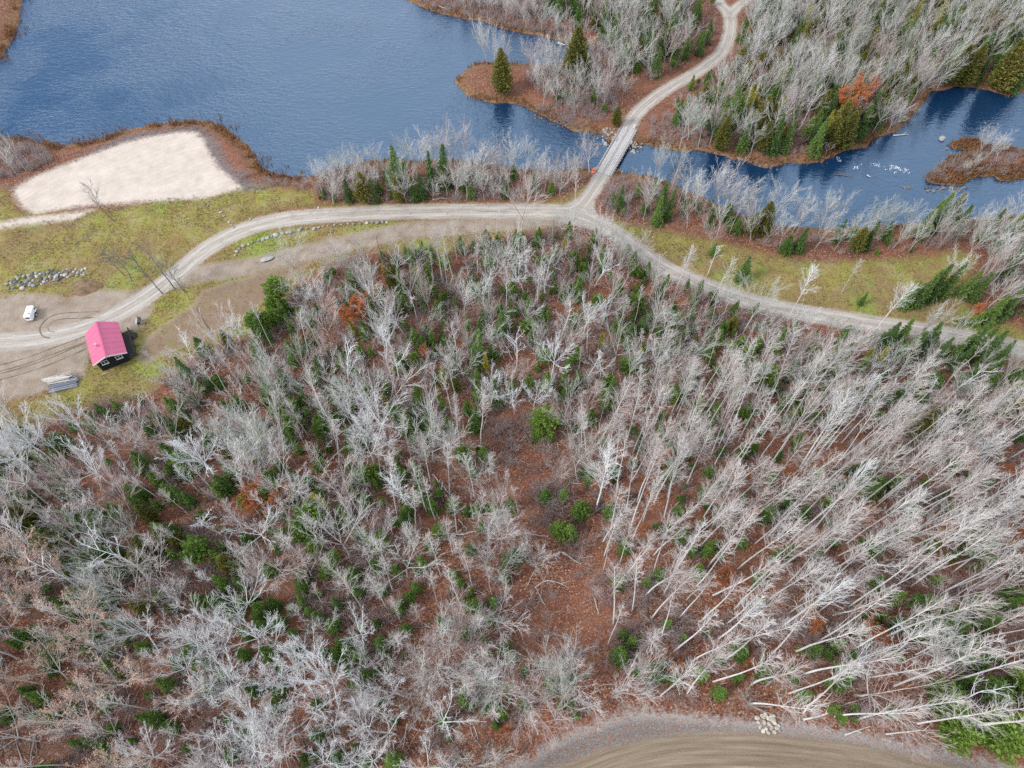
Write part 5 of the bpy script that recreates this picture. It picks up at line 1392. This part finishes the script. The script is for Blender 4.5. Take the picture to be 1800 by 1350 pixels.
# ------------------------------------------------------------------ timber stack, trailer, grill, poles
def build_logs():
    pale = simple_mat('weathered_log', (0.47, 0.43, 0.39), 0.85, 0.35, 5, obj_var=0.25)
    grey = simple_mat('grey_timber', (0.19, 0.20, 0.23), 0.85, 0.4, 5, obj_var=0.25)
    r = np.random.default_rng(9)
    a = np.array(ground_at(88, 690)); b = np.array(ground_at(137, 679)); d = (b - a) / np.linalg.norm(b - a); nrm = np.array([-d[1], d[0]])
    if nrm[1] < 0: nrm = -nrm
    L = np.linalg.norm(b - a); z = ground_z(*a)
    rows = 6
    for k in range(rows):
        o = a + nrm * (k * 0.42); h = z + 0.2 + 0.09 * k
        m = MB(); j = r.normal(0, .25, 2)
        m.tube([(*(o + d * j[0]), h), (*(o + d * (L / 2) + r.normal(0, .03, 2)), h + .02), (*(o + d * (L + j[1] * .5)), h)], [.21, .20, .18], 9)
        ob = m.build('stacked_log', grey); tag(ob, 'dark grey log low in the timber stack, %s from its lower edge' % word(k), 'log', 'logs in the timber stack beside the cabin')
    for k in range(13):
        t = k / 12
        o = a + nrm * (1.5 + 1.6 * t + r.normal(0, .06)) + d * (-1.6 * t * r.uniform(0.1, 1.2)); h = z + 0.72 + 0.28 * math.sin(t * 3.1) + r.uniform(0, .1)
        ll = L * r.uniform(.75, 1.2); tw = r.normal(0, .05); dd = np.array([d[0] - nrm[0] * tw, d[1] - nrm[1] * tw]); rad = r.uniform(.08, .14)
        m = MB(); m.tube([(*o, h), (*(o + dd * ll * .5), h + r.normal(0, .03)), (*(o + dd * ll), h + r.normal(0, .06))], [rad, rad * .9, rad * .7], 8)
        ob = m.build('stacked_log', pale); tag(ob, 'pale weathered pole on top of the timber stack, %s from its lower side' % word(k), 'log', 'logs in the timber stack beside the cabin')
    for i, (x, y) in enumerate([(107, 664), (136, 657)]):
        gx, gy = ground_at(x, y); m = MB(); m.tube([(gx, gy, ground_z(gx, gy) - .1), (gx - .05, gy + .1, ground_z(gx, gy) + 1.3)], .07, 7)
        tag(m.build('retaining_stake', pale), ['short stake behind the middle of the timber stack', 'short stake at the right end of the timber stack'][i], 'stake')
build_logs()

def build_trailer():
    white = simple_mat('white_panel', (0.78, 0.79, 0.80), 0.35, 0.05, 2, spec=0.5); black = simple_mat('black_rubber', (0.02, 0.02, 0.02), 0.8, 0.3, 5)
    grey = simple_mat('trailer_frame', (0.16, 0.16, 0.17), 0.5, 0.2, 4); glass = simple_mat('trailer_glass', (0.03, 0.04, 0.05), 0.1, 0.1, 2, spec=0.6)
    gx, gy = ground_at(58, 556); e = empty('box_trailer', (gx, gy, ground_z(gx, gy)), math.radians(4))
    tag(e, 'small white box trailer parked alone on the dirt lot', 'trailer')
    import bmesh
    bm = bmesh.new(); bmesh.ops.create_cube(bm, size=1)
    for v in bm.verts: v.co = Vector((v.co.x * 1.38, v.co.y * 3.0, v.co.z * 1.35))
    bmesh.ops.bevel(bm, geom=list(bm.edges), offset=0.07, segments=2, affect='EDGES')
    me = bpy.data.meshes.new('body'); bm.to_mesh(me); bm.free(); me.materials.append(white)
    o = bpy.data.objects.new('body', me); o.location = (0, 0, 1.1); link(o, e)
    MB().box(-.42, .42, -1.525, -1.495, 1.1, 1.55).build('end_window', glass, e)
    MB().box(.2, .55, -.9, -.55, 1.777, 1.85).build('roof_vent', grey, e)
    for sx in (-1, 1):
        w = MB(); w.tube([(sx * .60, 0.1, .32), (sx * .80, 0.1, .32)], .32, 16); wh = w.build('wheel', black, e)
        h = MB(); h.tube([(sx * .805, 0.1, .32), (sx * .815, 0.1, .32)], .17, 12); h.build('rim', white, wh)
        MB().box(sx * .80 - .10, sx * .80 + .10, -.35, .55, .68, .73).build('mudguard', black, e)
    f = MB(); f.box(-.7, .7, -1.45, 1.45, .36, .43); f.bar((-.5, 1.4, .4), (0, 2.4, .4), .08).bar((.5, 1.4, .4), (0, 2.4, .4), .08); f.build('chassis', grey, e)
    j = MB(); j.tube([(0, 2.35, 0), (0, 2.35, .75)], .05, 8); j.build('jockey_stand', grey, e)
    MB().box(.70, .85, .9, 1.2, 1.15, 1.4).build('side_lamp', black, e)
build_trailer()

def build_grill():
    black = simple_mat('black_iron', (0.02, 0.02, 0.022), 0.45, 0.3, 4); gx, gy = ground_at(247, 568)
    e = empty('barrel_grill', (gx, gy, ground_z(gx, gy)), math.radians(100)); tag(e, 'black barrel grill on the grass above the cabin', 'grill')
    b = MB(); b.tube([(-.75, 0, .8), (.75, 0, .8)], .34, 14); b.build('barrel', black, e)
    l = MB(); l.box(-.72, .72, -.36, .02, 1.0, 1.16); l.build('lid', simple_mat('lid_iron', (0.05, 0.05, 0.055), 0.4), e)
    for x in (-.6, .6):
        for y in (-.25, .25): MB().bar((x, y, .55), (x * 1.1, y * 1.4, 0), .05).build('leg', black, e)
    c = MB(); c.tube([(.55, 0, 1.1), (.55, 0, 1.7)], .07, 8); c.build('chimney', black, e)
    s = MB(); s.box(-.7, .7, .36, .7, .78, .81); s.build('shelf', simple_mat('pale_shelf', (0.4, 0.4, 0.4)), e)
build_grill()

wood = simple_mat('pole_wood', (0.30, 0.28, 0.24), 0.9, 0.35, 3)
def build_pole(x, y, h, label):
    gx, gy = ground_at(x, y, h); z = ground_z(gx, gy); e = empty('utility_pole', (gx, gy, z)); tag(e, label, 'utility pole', 'utility poles along the dirt track')
    m = MB(); m.tube([(0, 0, -.3), (0, 0, h * .5), (0.02, 0, h)], [.16, .14, .11], 9); m.build('pole', wood, e)
    m = MB(); m.tube([(0.02, 0, h), (0.02, 0, h + .16)], [.05, .03], 7); m.build('insulator', simple_mat('ceramic', (0.5, 0.5, 0.48), 0.3), e)
    m = MB(); m.box(-.03, .09, .11, .26, h - 1.0, h - .6); m.build('bracket', simple_mat('bracket_steel', (0.3, 0.3, 0.3), 0.5), e)
    return Vector((gx, gy, z + h + .1))
tops = [build_pole(343, 540, 9, 'utility pole standing in the rutted ground right of the cabin'), build_pole(660, 413, 9, 'utility pole at the wood edge beside the dirt track'),
        build_pole(973, 383, 8, 'utility pole just below left of the road junction'), build_pole(1057, 398, 8, 'utility pole just below right of the road junction'), build_pole(1655, 545, 9, 'utility pole among spruces beside the east road')]
wire_m = simple_mat('wire', (0.06, 0.06, 0.06), 0.6)
for i in range(len(tops) - 1):
    a, b = tops[i], tops[i + 1]; m = MB(); pts = []
    for k in range(13):
        t = k / 12; p = a.lerp(b, t); p.z -= 0.05 * (b - a).length * 0.35 * 4 * t * (1 - t) * 0.5; pts.append(p)
    m.tube(pts, .012, 4); tag(m.build('overhead_wire', wire_m), 'thin overhead wire strung from the %s to the next utility pole' % ['cabin-side pole', 'track-side pole', 'left junction pole', 'right junction pole'][i], 'wire', 'overhead wires')

# ------------------------------------------------------------------ bridge and the things beside it
def build_bridge():
    A = Vector((*ground_at(1060, 306), 0)); B = Vector((*ground_at(1106, 226), 0)); L = (B - A).length; rz = math.atan2((B - A).y, (B - A).x)
    e = empty('timber_bridge', (A.x, A.y, 0), rz); tag(e, 'one-lane timber bridge carrying the gravel road over the narrows', 'bridge')
    pale = simple_mat('pale_planks', (0.42, 0.39, 0.37), 0.9, 0.3, 2.5); worn = simple_mat('worn_planks', (0.31, 0.29, 0.285), 0.9, 0.35, 3); dark = simple_mat('dark_timber', (0.10, 0.085, 0.07), 0.9, 0.4, 3); conc = simple_mat('abutment_concrete', (0.36, 0.35, 0.33), 0.9, 0.3, 2)
    W = 2.15; r = np.random.default_rng(2)
    n = int(L / .32)
    m = MB()
    for k in range(n):
        j = r.uniform(0, .10, 2)
        if k % 3 == 0: j += .16
        m.box(k * L / n + .015, (k + 1) * L / n - .015, -W - j[0], W + j[1], .02, .10)
    m.build('deck_planks', worn, e)
    for y in (-1.35, -0.95, .95, 1.35, -0.55, .55):
        for q in range(5):
            m = MB(); m.box(q * L / 5 + .02, (q + 1) * L / 5 - .02, y - .17, y + .17, .104, .15); m.build('running_plank', pale, e)
    for sy in (-1, 1):
        m = MB(); m.box(.1, L - .1, sy * (W - .15) - .11, sy * (W - .15) + .11, .105, .32); m.build('kerb_timber', worn, e)
    for y in (-1.6, -.55, .55, 1.6):
        m = MB(); m.box(0, L, y - .14, y + .14, -.42, .015); m.build('girder', dark, e)
    for x in (1.2, L - 1.2):
        m = MB(); m.box(x - .9, x + .4, -2.4, 2.4, -2.2, -.43); m.build('abutment', conc, e)
build_bridge()
def small_things():
    orange = simple_mat('orange_plastic', (0.70, 0.08, 0.02), 0.4, 0.1, 3); yellow = simple_mat('yellow_paint', (0.62, 0.40, 0.05), 0.5, 0.15, 3); white = simple_mat('white_paint', (0.75, 0.75, 0.73), 0.5, 0.1, 3); steel = simple_mat('post_steel', (0.25, 0.25, 0.25), 0.5)
    gx, gy = ground_at(1043, 303); e = empty('warning_barrel', (gx, gy, ground_z(gx, gy))); tag(e, 'orange-red warning barrel beside the lower left end of the bridge', 'barrel')
    m = MB(); m.tube([(0, 0, 0), (0, 0, .5), (0, 0, 1.05)], [.42, .38, .32], 14); m.build('drum', orange, e)
    m = MB(); m.tube([(0, 0, .45), (0, 0, .62)], .40, 14); m.build('reflective_band', white, e)
    m = MB(); m.tube([(0, 0, -.02), (0, 0, .06)], .55, 14); m.build('base_ring', steel, e)
    for (x, y, a, lab) in [(1053, 291, .4, 'yellow hazard board by the lower left end of the bridge'), (1093, 305, 1.2, 'yellow hazard board lying by the lower right end of the bridge')]:
        gx, gy = ground_at(x, y); e = empty('hazard_board', (gx, gy, ground_z(gx, gy)), a); tag(e, lab, 'hazard board', 'hazard boards at the bridge')
        m = MB(); m.box(-.35, .35, -.03, .03, .55, 1.25); m.build('board', yellow, e); m = MB(); m.box(-.04, .04, .035, .09, -.1, 1.2); m.build('post', steel, e)
    gx, gy = ground_at(1115, 225); e = empty('marker_post', (gx, gy, ground_z(gx, gy))); tag(e, 'white marker post beside the upper right end of the bridge', 'post')
    m = MB(); m.box(-.16, .16, -.12, .12, -.1, 1.3); m.build('post', white, e); m = MB(); m.box(-.19, .19, -.15, .15, 1.305, 1.38); m.build('cap', steel, e)
small_things()

# ------------------------------------------------------------------ fallen wood
FALLEN = [([(940, 1034), (955, 1023), (968, 1021), (985, 1026), (1000, 1034)], .13, 'white fallen limb lying in the red clearing'), ([(952, 1036), (950, 1050), (944, 1066), (938, 1078)], .07, 'thin pale branch lying below the white fallen limb'),
          ([(692, 1306), (693, 1328), (691, 1352)], .16, 'short white birch trunk lying at the bottom edge beside a green fir'), ([(833, 1276), (838, 1290), (840, 1300)], .1, 'short white branch lying below the bushy trees near the bottom'), ([(1485, 1292), (1505, 1285), (1528, 1277)], .14, 'short white trunk fallen at the right of the stone pile'),
          ([(1555, 1291), (1590, 1287), (1622, 1284), (1650, 1284)], .12, 'long white trunk fallen along the lower road edge'), ([(1412, 1265), (1450, 1256), (1480, 1240), (1530, 1225)], .15, 'long white birch trunk fallen just right of the stone pile'), ([(1425, 1241), (1455, 1237), (1480, 1226)], .1, 'thin white trunk fallen above the long white birch trunk'),
          ([(1670, 1246), (1700, 1233), (1735, 1232), (1765, 1228)], .12, 'forked white trunk fallen among the bright pines at right'), ([(535, 708), (560, 703), (585, 699)], .13, 'dark log lying on red leaves below the forked tree'),
          ([(981, 71), (988, 73), (994, 75)], .35, 'pale white log on the bank behind the tall cedar'), ([(770, 8), (778, 11), (785, 12)], .2, 'pale driftwood log on the far lake shore'), ([(1664, 298), (1700, 296), (1740, 296)], .14, 'long grey drift log lying across the reedy island'), ([(1527, 303), (1530, 305), (1533, 306)], .2, 'small white log caught in the rapids'),
          ([(1467, 301), (1485, 303), (1502, 306)], .15, 'sunken brown log in the river left of the rapids'), ([(800, 1110), (830, 1120), (870, 1135)], .06, 'thin grey branch lying left of the clearing'), ([(1573, 233), (1590, 232), (1600, 231)], .18, 'bleached log on the bank below the leaning river trees'), ([(760, 352), (775, 349), (790, 351)], .12, 'pale log lying at the road edge below the lakeside trees')]
bleach = simple_mat('bleached_wood', (0.50, 0.48, 0.45), 0.8, 0.35, 3); darklog = simple_mat('dark_log', (0.14, 0.11, 0.09), 0.9, 0.3, 3)
for i, (pl, rad, lab) in enumerate(FALLEN):
    pts = []
    for (x, y) in pl:
        gx, gy = ground_at(x, y); pts.append((gx, gy, max(ground_z(gx, gy), WATER_Z) + rad * .8))
    pts = [tuple(p) for p in smooth_line(np.array(pts), 3)]
    m = MB(); n = len(pts); m.tube(pts, [rad * (.8 - .6 * k / (n - 1)) for k in range(n)], 7)
    for k in range(3, n - 1, 3):
        p = Vector(pts[k]); d = (Vector(pts[min(k + 1, n - 1)]) - p).normalized(); s = Vector((-d.y, d.x, 0.2)) * random.choice((-1, 1)) * random.uniform(.3, .9)
        ll = rad * random.uniform(6, 13); q = p + (d * .8 + s).normalized() * ll
        if rad < .2: m.tube([p, p.lerp(q, .5) + Vector((0, 0, .08)), q], [rad * .4, rad * .28, rad * .12], 5)
    tag(m.build('fallen_trunk', darklog if ('dark' in lab or 'brown' in lab) else bleach), lab, 'fallen trunk')

# ------------------------------------------------------------------ dirt mound, tyre ruts, white water
def build_mound():
    m = simple_mat('bare_soil', (0.20, 0.125, 0.075), 0.95, 0.5, 1.2); gx, gy = ground_at(152, 505); z = ground_z(gx, gy)
    n, k = 40, 12; V = []; Q = []
    r = np.random.default_rng(4)
    for i in range(k):
        t = i / (k - 1)
        for j in range(n):
            a = j * 2 * math.pi / n; rr = t * (1 + .12 * math.sin(3 * a + 1) + .06 * math.sin(7 * a))
            x, y = gx + math.cos(a) * 3.6 * rr, gy + math.sin(a) * 2.7 * rr
            V.append((x, y, z - .12 + 1.1 * (1 - t * t) ** 1.5 + .12 * float(vnoise(np.array(x), np.array(y), .7, 3)) * (1 - t)))
    for i in range(k - 1):
        for j in range(n): Q.append((i * n + j, (i + 1) * n + j, (i + 1) * n + (j + 1) % n, i * n + (j + 1) % n))
    tag(link(bpy.data.objects.new('soil_mound', mesh_np('soil_mound', V, quads=np.array(Q), mats=[m], smooth=True))), 'brown mound of bare soil beside the boulder heap', 'soil mound')
build_mound()
def ribbon(name, line, w, mat, lift=0.02):
    L = smooth_line(np.array(line), 8); d = np.gradient(L, axis=0); d /= np.linalg.norm(d, axis=1, keepdims=True); nn = np.column_stack([-d[:, 1], d[:, 0]])
    ww = w * np.clip(1 + .9 * vnoise(L[:, 0], L[:, 1], 1.1, 2), .1, 2)
    a = L + nn * ww[:, None] / 2; b = L - nn * ww[:, None] / 2; P = np.vstack([a, b]); Z = height_from(P, fields(P)) + lift
    n = len(L); q = np.array([(k, n + k, n + k + 1, k + 1) for k in range(n - 1)])
    return mesh_np(name, np.column_stack([P, Z]), quads=q, mats=[mat], smooth=True)
def build_ruts():
    m = simple_mat('damp_soil', (0.15, 0.112, 0.080), 0.9, 0.4, 1.5)
    for line in ([(170, 553), (145, 554), (118, 555), (98, 558), (84, 566), (77, 577), (82, 587), (92, 589)], [(-20, 652), (40, 636), (90, 618), (140, 600), (200, 574)], [(-20, 668), (50, 648), (100, 630), (150, 608)]):
        g = np.array([ground_at(*p) for p in line]); d = np.gradient(g, axis=0); d /= np.linalg.norm(d, axis=1, keepdims=True); nn = np.column_stack([-d[:, 1], d[:, 0]])
        for s in (-.8, .8):
            tag(link(bpy.data.objects.new('tyre_rut', ribbon('tyre_rut', g + nn * s, .24, m))), kind='structure')
build_ruts()
def build_foam():
    m = simple_mat('foam', (0.8, 0.82, 0.84), 0.6, 0.1, 6); r = np.random.default_rng(8); V = []; T = []
    def blob(cx, cy, sx, sy, rot):
        b = len(V); n = 9; V.append((cx, cy, WATER_Z + .06))
        for k in range(n):
            a = k * 2 * math.pi / n; q = r.uniform(.5, 1.15); x, y = math.cos(a) * sx * q, math.sin(a) * sy * q
            V.append((cx + x * math.cos(rot) - y * math.sin(rot), cy + x * math.sin(rot) + y * math.cos(rot), WATER_Z + .012))
        for k in range(n): T.append((b, b + 1 + k, b + 1 + (k + 1) % n))
    for (x0, y0, x1, y1, n) in [(1470, 275, 1482, 285, 8), (1500, 296, 1515, 290, 16), (1528, 287, 1552, 293, 18), (1566, 290, 1584, 298, 34), (1584, 298, 1602, 303, 18), (1560, 297, 1580, 305, 12)]:
        for k in range(n):
            t = r.random(); gx, gy = at(x0 + (x1 - x0) * t + r.normal(0, 2), y0 + (y1 - y0) * t + r.normal(0, 1.6), WATER_Z)
            blob(gx, gy, r.uniform(.06, .28), r.uniform(.03, .09), r.normal(-.2, .5))
    tag(link(bpy.data.objects.new('white_water', mesh_np('white_water', V, tris=np.array(T), mats=[m]))), 'broken white water where the river runs over rocks', 'rapids', kind='stuff')
build_foam()
